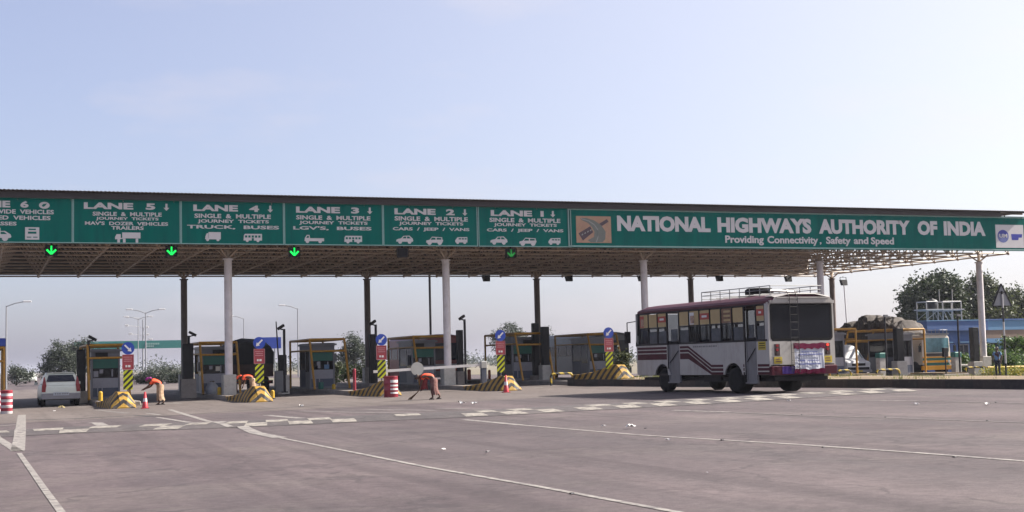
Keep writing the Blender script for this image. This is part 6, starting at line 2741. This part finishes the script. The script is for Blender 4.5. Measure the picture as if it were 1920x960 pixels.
# the two big trees behind the blue building
make_tree('tall dark tree with ragged drooping edge behind the water tank stand', far(1752, 112), [(0, 0, 6.6, 3.4, 3.4, 2.9), (-2.4, -1, 5.6, 2.2, 2.2, 2.0), (1.6, 0, 7.6, 2.6, 2.6, 2.4), (-3.4, -1.5, 4.2, 1.6, 1.6, 1.8), (2.8, .5, 5.0, 2.2, 2.4, 2.0)],
          'leafa', 1, 210, 100, .21, .44, .4, group='big trees behind the blue building')
make_tree('tall olive tree behind the last white column', far(1836, 116), [(0, 0, 6.6, 3.0, 3.0, 2.8), (2.4, 0, 5.6, 2.4, 2.4, 2.2), (-1.8, 0, 4.6, 2.2, 2.2, 2.0), (.8, 0, 8.4, 1.8, 1.8, 1.6)], 'leafb', 2, 190, 95, .20, .44, .4,
          group='big trees behind the blue building')
make_tree('olive tree behind the triangular sign', far(1908, 118), [(0, 0, 6.2, 3.0, 3.0, 2.9), (-2.2, 0, 5.0, 2.2, 2.2, 2.2), (2.8, 0, 4.8, 2.6, 2.6, 2.4)], 'leafb', 3, 180, 95, .20, .44, .4, group='big trees behind the blue building')
make_tree('shadowy tree filling the gap behind the pale blue band of the building', far(1866, 125), [(0, 0, 4.2, 3.0, 3.0, 2.8), (2.6, 0, 3.6, 2.4, 2.4, 2.4)], 'leafa', 4, 120, 84, .24, .5, .3, group='big trees behind the blue building')
# mid-distance trees seen through the lanes
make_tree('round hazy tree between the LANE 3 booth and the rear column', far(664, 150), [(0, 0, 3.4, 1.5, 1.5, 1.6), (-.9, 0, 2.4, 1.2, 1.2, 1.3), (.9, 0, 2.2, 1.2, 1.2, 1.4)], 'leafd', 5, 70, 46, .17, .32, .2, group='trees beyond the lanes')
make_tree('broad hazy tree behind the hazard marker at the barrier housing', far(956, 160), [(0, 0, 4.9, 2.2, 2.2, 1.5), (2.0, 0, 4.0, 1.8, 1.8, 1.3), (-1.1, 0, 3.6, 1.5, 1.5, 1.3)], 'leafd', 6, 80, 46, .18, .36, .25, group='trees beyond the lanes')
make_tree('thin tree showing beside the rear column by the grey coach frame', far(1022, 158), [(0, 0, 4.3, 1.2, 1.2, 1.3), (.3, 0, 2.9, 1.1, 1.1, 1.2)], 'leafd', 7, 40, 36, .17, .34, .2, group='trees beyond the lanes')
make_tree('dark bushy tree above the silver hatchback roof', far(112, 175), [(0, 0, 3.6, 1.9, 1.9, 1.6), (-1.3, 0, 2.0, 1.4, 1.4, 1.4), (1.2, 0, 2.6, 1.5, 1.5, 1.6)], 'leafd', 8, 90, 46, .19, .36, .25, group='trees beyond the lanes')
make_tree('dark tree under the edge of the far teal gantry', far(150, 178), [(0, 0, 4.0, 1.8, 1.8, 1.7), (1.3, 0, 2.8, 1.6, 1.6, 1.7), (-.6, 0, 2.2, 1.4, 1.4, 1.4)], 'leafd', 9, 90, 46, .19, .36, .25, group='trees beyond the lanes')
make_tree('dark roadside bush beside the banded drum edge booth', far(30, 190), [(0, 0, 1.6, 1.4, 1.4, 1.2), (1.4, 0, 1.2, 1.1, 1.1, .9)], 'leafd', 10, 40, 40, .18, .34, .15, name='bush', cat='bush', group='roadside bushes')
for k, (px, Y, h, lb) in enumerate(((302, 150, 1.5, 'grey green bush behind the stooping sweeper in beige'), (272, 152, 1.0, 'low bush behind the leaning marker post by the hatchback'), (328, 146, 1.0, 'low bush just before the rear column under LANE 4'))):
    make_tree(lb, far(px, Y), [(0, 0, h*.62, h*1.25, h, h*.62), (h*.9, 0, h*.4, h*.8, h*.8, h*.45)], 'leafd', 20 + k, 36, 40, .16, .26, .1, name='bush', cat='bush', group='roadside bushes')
make_tree('leafy yellow green shrub behind the orange post', far(650, 93), [(0, 0, .8, .55, .5, .6), (.8, 0, .75, .6, .5, .65), (1.4, 0, .6, .4, .4, .5)], 'leafc', 31, 40, 40, .09, .16, .06, name='shrub', cat='shrub', group='shrubs near the lanes')
make_tree('pale shrub between the LANE 3 frame and the orange post', far(628, 95), [(0, 0, .8, .5, .5, .7), (.3, 0, 1.2, .4, .4, .5)], 'leafb', 32, 30, 40, .09, .16, .06, name='shrub', cat='shrub', group='shrubs near the lanes')
xs2, _ = at(1166, 700, 63)
make_tree('tall potted shrub on the median between the marker post and the bus', (xs2, 63, gz(xs2) + KH), [(0, 0, .62, .42, .4, .5), (.1, 0, 1.15, .34, .34, .42), (-.05, 0, .9, .36, .36, .4)], 'leafb', 33, 40, 34, .085, .13, .05,
          name='shrub', cat='shrub', group='shrubs near the lanes')
for k, (px, Y, sc2, lb, mt_) in enumerate(((1908, 68, 1.0, 'dense green shrub at the picture edge beyond the triangular sign', 'leafc'), (1888, 66, .52, 'low bright shrub behind the man in pale blue', 'leafc'), (1858, 72, .66, 'bright green shrub just past the last white column', 'leafc'),
                                          (1806, 76, .5, 'small bright plant between the yellow truck and the last white column', 'leafc'))):
    make_tree(lb, far(px, Y), [(0, 0, 1.5*sc2, 1.0*sc2, 1.0*sc2, 1.3*sc2), (.8*sc2, 0, 1.2*sc2, .9*sc2, .9*sc2, 1.1*sc2), (-.3*sc2, 0, 2.1*sc2, .7*sc2, .7*sc2, .9*sc2)], mt_, 40 + k, 60, 46, .10, .20, .07, name='shrub', cat='shrub', group='shrubs beyond the median')
# low flowering strip along the far edge
lf = MB()
rnd = random.Random(77)
for k in range(120):
    px = rnd.uniform(1846, 1935)
    x, z = at(px, 700, 63.5)
    leaves(lf, rnd, Vector((x + rnd.uniform(-.2, .2), 63.5 + rnd.uniform(-.4, .4), gz(x) + rnd.uniform(.15, .5))), .14, 16, .06)
o = lf.build('flower_bed', 'petal', None, fix=False)
tag(o, 'low strip of yellow flowering plants below the triangular sign', 'flower bed', None, 'stuff')
# dry grass on the median
lf = MB()
for k in range(1100):
    f = rnd.random()
    y = 34 + 31*f**.8
    xa_ = np_ = None
    for (a, b2) in zip(medl, medl[1:]):
        if a[1] <= y <= b2[1]:
            u = (y - a[1])/(b2[1] - a[1])
            xa_ = a[0] + (b2[0] - a[0])*u
    for (a, b2) in zip(medr, medr[1:]):
        if a[1] <= y <= b2[1]:
            u = (y - a[1])/(b2[1] - a[1])
            np_ = a[0] + (b2[0] - a[0])*u
    if xa_ is None or np_ is None:
        continue
    x = xa_ + .3 + (np_ - xa_ - .6)*rnd.random()
    if mnoise.noise(Vector((x*.5, y*.35, 2))) < .02 and rnd.random() < .85:
        continue
    z = gz(x) + KH
    for _ in range(5):
        a = rnd.uniform(0, 2*pi)
        h = rnd.uniform(.08, .22)
        q = Vector((x + rnd.uniform(-.1, .1), y + rnd.uniform(-.1, .1), z))
        lf.add([q, q + Vector((cos(a)*.02, sin(a)*.02, 0)), q + Vector((cos(a + 1)*h*.5, sin(a + 1)*h*.5, h))], [(0, 1, 2)])
o = lf.build('grass', 'grass', None, fix=False)
tag(o, 'dry grass tufts on the soil of the median', 'grass', None, 'stuff')
# far-off wood along the horizon
lf = MB()
rnd = random.Random(99)
for k in range(520):
    px = rnd.uniform(-80, 1200)
    Y = rnd.uniform(420, 800)
    x = at(px, 690, Y)[0]
    if -14 < x < 66 and Y < 760:
        continue
    h = 2.5 + 3.5*abs(mnoise.noise(Vector((x*.012, Y*.01, 0)))) + rnd.uniform(0, 2.5)
    leaves(lf, rnd, Vector((x, Y, gz(x) + h*.45)), h*.40, 60, h*.10, .75)
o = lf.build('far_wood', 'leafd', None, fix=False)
tag(o, 'far hazy belt of trees along the horizon', 'trees', None, 'stuff')

# ------------------------------------------------------------------ far road furniture


def street_light(px, ptop, Y, arms, label, H=9.2):
    x, z = at(px, ptop, Y)
    g = gz(x)
    t = thing('street_light', label, 'street light', (x, Y, g), 0, 'street lights along the highway')
    h = z - g
    m = MB()
    m.tube((0, 0, 0), (0, 0, h), .105, 8, r2=.06)
    m.build('pole', 'galv', t)
    for s in arms:
        m = MB()
        m.path([(0, 0, h - .1), (s*.9, 0, h + .25), (s*1.9, 0, h + .42)], .06, 6)
        ao = m.build('arm', 'galv', t)
        m = MB()
        m.cbox(s*2.1 - .42, s*2.1 + .42, -.18, .18, h + .34, h + .52, .04)
        m.build('lamp', 'lampglass', ao)


street_light(12, 573, 155, (1,), 'single armed street light over the picture edge booth')
street_light(273, 586, 185, (-1, 1), 'two armed street light above the blue disc marker by the hatchback')
street_light(259, 598, 250, (-1, 1), 'smaller two armed street light just behind the bigger two armed one')
street_light(457, 597, 215, (-1,), 'faint street light between the LANE 4 column and the blue far sign')
street_light(558, 578, 178, (-1,), 'street light rising behind the LANE 3 booth')
street_light(211, 672, 420, (1,), 'tiny far street light above the road beyond the hatchback')

# high mast with a ring of lamps
x, z = at(268, 600, 300)
t = thing('high_mast', 'distant high mast with scattered lamps beside the two armed street lights', 'mast', (x, 300, gz(x)))
m = MB()
m.tube((0, 0, 0), (0, 0, z), .22, 8, r2=.1)
m.build('pole', 'galv', t)
for dx, dz in ((-3.2, .6), (-3.4, -1.2), (-2.6, -3.0), (.8, -1.6), (.9, -3.2), (1.6, -4.2)):
    m = MB()
    m.cbox(dx - .35, dx + .35, -.2, .2, z + dz - .2, z + dz + .2, .04)
    m.tube((dx, 0, z + dz), (0, 0, z + dz - .4), .04, 5)
    m.build('lamp', 'lampglass', t)

# teal gantry far down the road
gx0, gz0 = at(139, 656, 262)
gx1, _ = at(352, 655, 262)
_, gz1 = at(139, 641, 262)
t = thing('far_gantry', 'long teal sign gantry spanning the road far beyond the booths', 'gantry', (gx0, 262, gz(gx0)))
m = MB()
gb, gt_ = gz0 - gz(gx0), gz1 - gz(gx0)
m.box(0, gx1 - gx0, 0, .3, gb, gt_)
m.build('sign_panel', 'gantry', t)
m = MB()
for u0, u1, k in ((.05, .16, .7), (.05, .13, .35), (.62, .74, .6), (.62, .70, .3)):
    w_ = gx1 - gx0
    a = u0
    while a < u1:
        m.box(a*w_, (a + .012)*w_, -.06, -.01, gb + (gt_ - gb)*(k - .12), gb + (gt_ - gb)*(k + .1))
        a += .016
m.build('pale_marks', 'signborder', t)
for u in (0.15, gx1 - gx0 - .3):
    m = MB()
    m.tube((u, .5, 0), (u, .5, gt_), .32, 10)
    m.build('post', 'white', t)
# plain blue sign
sx0, sz0 = at(481, 654, 195)
sx1, sz1 = at(527, 632, 195)
t = thing('blue_sign', 'plain dark blue direction sign beyond the marker post under LANE 4', 'sign', (sx0, 195, gz(sx0)))
m = MB()
m.box(0, sx1 - sx0, 0, .1, sz0 - gz(sx0), sz1 - gz(sx0))
m.build('panel', 'blue', t)
for u in (.7, sx1 - sx0 - .9):
    m = MB()
    m.tube((u, .25, 0), (u, .25, sz1 - gz(sx0)), .09, 8)
    m.build('post', 'galv', t)

# ------------------------------------------------------------------ blue building with water tank
bxa = at(1738, 660, 86)[0]
bxb = at(1846, 660, 86)[0]
t = thing('blue_building', 'single storey blue building with a pale blue and beige banded wing', 'building', (bxa, 86, gz(bxa)))
g0 = gz(bxa)
zt_ = at(1790, 602, 86)[1] - g0
w_ = bxb - bxa
m = MB()
m.box(0, w_, 0, 9, 0, zt_ - .75)
m.build('wall', 'wallblue', t)
m = MB()
m.box(-.25, w_ + .1, -.45, 9.2, zt_ - .75, zt_)
m.build('parapet', 'wallblue', t)
m = MB()
m.box(-.3, w_ + .12, -.5, 9.25, zt_, zt_ + .08)
m.build('coping', 'wallpale', t)
for u in (1.2, 3.0, 4.8):
    m = MB()
    m.box(u, u + .95, -.02, .05, 1.0, 2.2)
    wo = m.build('window', 'boothg', t)
    m = MB()
    m.box(u + .07, u + .44, -.03, -.021, 1.07, 2.13)
    m.box(u + .51, u + .88, -.03, -.021, 1.07, 2.13)
    m.build('pane', 'carglass', wo)
    m = MB()
    m.box(u - .1, u + 1.05, -.35, -.001, 2.32, 2.40)
    m.build('sunshade', 'wallpale', t)
m = MB()
W2 = 26
m.box(w_ + .12, w_ + W2, 2.0, 11, 0, zt_ - 1.9)
wg = m.build('wing_wall', 'wallblue', t)
zz = zt_ + .1
for (a, b2, y_, mm_) in ((zz - .10, zz + .02, -.32, 'wallblue'), (zz - .85, zz - .10, -.25, 'wallpale'), (zz - 1.5, zz - .85, -.2, 'wallbeige'), (zz - 1.85, zz - 1.5, -.22, 'wallpale')):
    m = MB()
    m.box(w_ + .13, w_ + W2, y_, 11.1, a, b2 - .003)
    m.build('band', mm_, t)
for k in range(7):
    m = MB()
    m.tube((w_ + 1.5 + k*3.2, 0, 0), (w_ + 1.5 + k*3.2, 0, zz - 1.86), .13, 10)
    m.build('veranda_post', 'wallpale', t)
for k in range(5):
    m = MB()
    u = w_ + 2.6 + k*3.2
    m.box(u, u + 1.1, 1.95, 2.0, .9, 1.75)
    wo = m.build('window', 'boothg', t)
    m = MB()
    m.box(u + .08, u + 1.02, 1.94, 1.949, .98, 1.67)
    m.build('pane', 'carglass', wo)
# tank stand on the roof
xa0 = at(1725, 590, 90)[0]
xa1 = at(1797, 590, 90)[0]
zr0 = g0 + zt_ + .08
zr1 = at(1760, 566, 90)[1]
t = thing('tank_stand', 'pale pipe stand with railing carrying a black water tank on the blue building roof', 'tank stand', (xa0, 90, zr0))
ww = xa1 - xa0
hh = zr1 - zr0
m = MB()
for u in (.05, .34, .47, .72, .95):
    for y in (-.6, .6):
        m.tube((u*ww, y, 0), (u*ww, y, hh), .045, 6)
for y in (-.6, .6):
    for (a, b2) in ((.05, .34), (.47, .95)):
        m.tube((a*ww, y, hh), (b2*ww, y, hh), .05, 6)
        m.tube((a*ww, y, hh*.55), (b2*ww, y, hh*.55), .05, 6)
    m.tube((.05*ww, y, hh*.1), (.34*ww, y, hh*.55), .03, 5)
    m.tube((.50*ww, y, hh*.5), (.60*ww, y, .05), .03, 5)
    m.tube((.60*ww, y, hh*.5), (.72*ww, y, .05), .03, 5)
for u in (.05, .34, .47, .95):
    m.tube((u*ww, -.6, hh), (u*ww, .6, hh), .045, 6)
m.build('frame', 'rail', t)
m = MB()
m.box(.0, ww, -.75, .75, hh*.57, hh*.63)
m.build('deck', 'rail', t)
m = MB()
m.tube((.52*ww, 0, hh), (.52*ww, 0, hh + 1.0), .03, 6)
m.tube((.86*ww, 0, hh), (.86*ww, 0, hh + 1.0), .03, 6)
m.build('mast', 'rail', t)
m = MB()
m.lathe([(.42, 0), (.44, .1), (.44, .62), (.40, .72), (.15, .82), (.12, .86)], (.32*ww, 0, hh*.63), 18)
m.build('water_tank', 'tank', t)
# low yellow rail under the shrubs
x0, _ = at(1852, 698, 64.5)
t = thing('yellow_rail', 'low yellow rail in front of the shrubs below the triangular sign', 'rail', (x0, 64.5, gz(x0)))
m = MB()
m.tube((0, 0, .55), (9, 0, .50), .06, 8)
m.build('rail', 'yellow2', t)
for k in range(5):
    m = MB()
    m.tube((.3 + k*2.1, 0, -.05), (.3 + k*2.1, 0, .54), .05, 8)
    m.build('post', 'yellow2', t)
x0, _ = at(1803, 680, 71)
t = thing('pale_bench', 'pale concrete bench rail beside the yellow truck', 'bench', (x0 - .7, 71, gz(x0)))
m = MB()
m.cbox(0, 2.3, 0, .4, .62, .74, .03)
m.build('seat', 'concrete', t)
for u in (.2, 1.9):
    m = MB()
    m.box(u, u + .18, .05, .35, 0, .62)
    m.build('leg', 'concrete', t)

# ------------------------------------------------------------------ litter and road studs


def scrap(px, py, s, label, mat='paper', seed=0, name='paper_scrap'):
    rnd = random.Random(seed)
    g = gp(px, py)
    m = MB()
    n = 4
    pts = [[Vector(((i/n - .5)*s*1.6, (j/n - .5)*s, rnd.uniform(.01, .7*s))) for i in range(n + 1)] for j in range(n + 1)]
    m.loft([[tuple(p) for p in r] for r in pts], False)
    o = m.build(name, mat)
    o.location = g + Vector((0, 0, .012))
    o.rotation_euler = (0, 0, rnd.uniform(0, 6))
    tag(o, label, 'litter', 'scraps lying on the road')


for k, (px, py, s, lb, mm_) in enumerate((
        (1183, 804, .26, 'crumpled white paper, the largest scrap on the open road between the two lane lines', 'paper'), (1132, 801, .12, 'small white scrap beside the largest crumpled paper', 'paper'),
        (866, 758, .30, 'white paper scrap on the road in front of the bent sweeper', 'paper'), (890, 758.5, .26, 'white paper scrap, further along from the bent sweeper', 'paper'),
        (832, 845, .10, 'tiny white scrap on the asphalt below the hump between the long lines', 'paper'), (914, 851, .12, 'flat pale scrap below the long lane line in mid road', 'paper'),
        (1718, 760, .18, 'white scrap on the open road before the median below the yellow truck', 'paper'), (1851, 760, .18, 'white scrap on the open road before the median below the last column', 'paper'),
        (116, 766, .34, 'yellow wrapper lying behind the silver hatchback', 'rag'), (565, 763, .24, 'pale scrap on the road before the LANE 3 booth', 'paper'),
        (618, 737, .55, 'heap of white rubbish at the foot of the LANE 3 frame', 'paper'), (632, 738, .45, 'cream rubbish heap against the striped nose beside the LANE 3 frame', 'rag'),
        (1252, 827, .12, 'flat pale scrap by the far end of the upper lane line', 'paper'), (1326, 889, .05, 'speck of white paper on the open asphalt below the lower lane line', 'paper'),
        (1479, 753, .14, 'white scrap at the front of the hump behind the bus', 'paper'), (102, 772, .12, 'small pale scrap near the yellow wrapper', 'paper'))):
    scrap(px, py, s*.55, lb, mm_, k)
st = None
for k, (px, py, lb) in enumerate(((1504, 778.5, 'dark road stud on the upper lane line, first from the bus'), (1661, 783, 'dark road stud on the upper lane line, middle one'), (1852, 789.5, 'dark road stud on the upper lane line, last one'),
                                  (1354, 826, 'dark road stud on the lower lane line, first from the bus'), (1544, 839.5, 'dark road stud on the lower lane line, middle one'), (1790, 858, 'dark road stud on the lower lane line, last one'),
                                  (1072, 927, 'dark road stud at the end of the long line at the bottom'), (1868, 755, 'dark road stud on the faint line beside the median kerb'), (1211, 804, 'dark stud beside the largest crumpled paper'))):
    g = gp(px, py)
    if st is None:
        m = MB()
        m.cbox(-.04, .04, -.04, .04, 0, .024, .007)
        m.box(-.03, .03, -.0405, -.036, .005, .016, 'white')
        st = m.build('road_stud', 'black')
        o = st
    else:
        o = st.copy()
        COL.objects.link(o)
    o.location = g + Vector((0, 0, .006))
    o.scale = (.62, .62, .62)
    tag(o, lb, 'road stud', 'road studs on the lane lines')

# ------------------------------------------------------------------ air
m, nt, b = nmat('haze')
nt.nodes.remove(b)
pv = nt.nodes.new('ShaderNodeVolumePrincipled')
pv.inputs['Color'].default_value = (0.80, 0.83, 0.95, 1)
pv.inputs['Density'].default_value = 0.00016
pv.inputs['Anisotropy'].default_value = 0.2
nt.links.new(pv.outputs[0], nt.nodes['Material Output'].inputs['Volume'])
mt['haze'] = m
hb = MB()
hb.box(-3600, 3600, -950, 5100, -2.5, 14.5)
o = hb.build('haze', 'haze')
tag(o, 'thin pale haze over the plaza', 'haze', None, 'stuff')
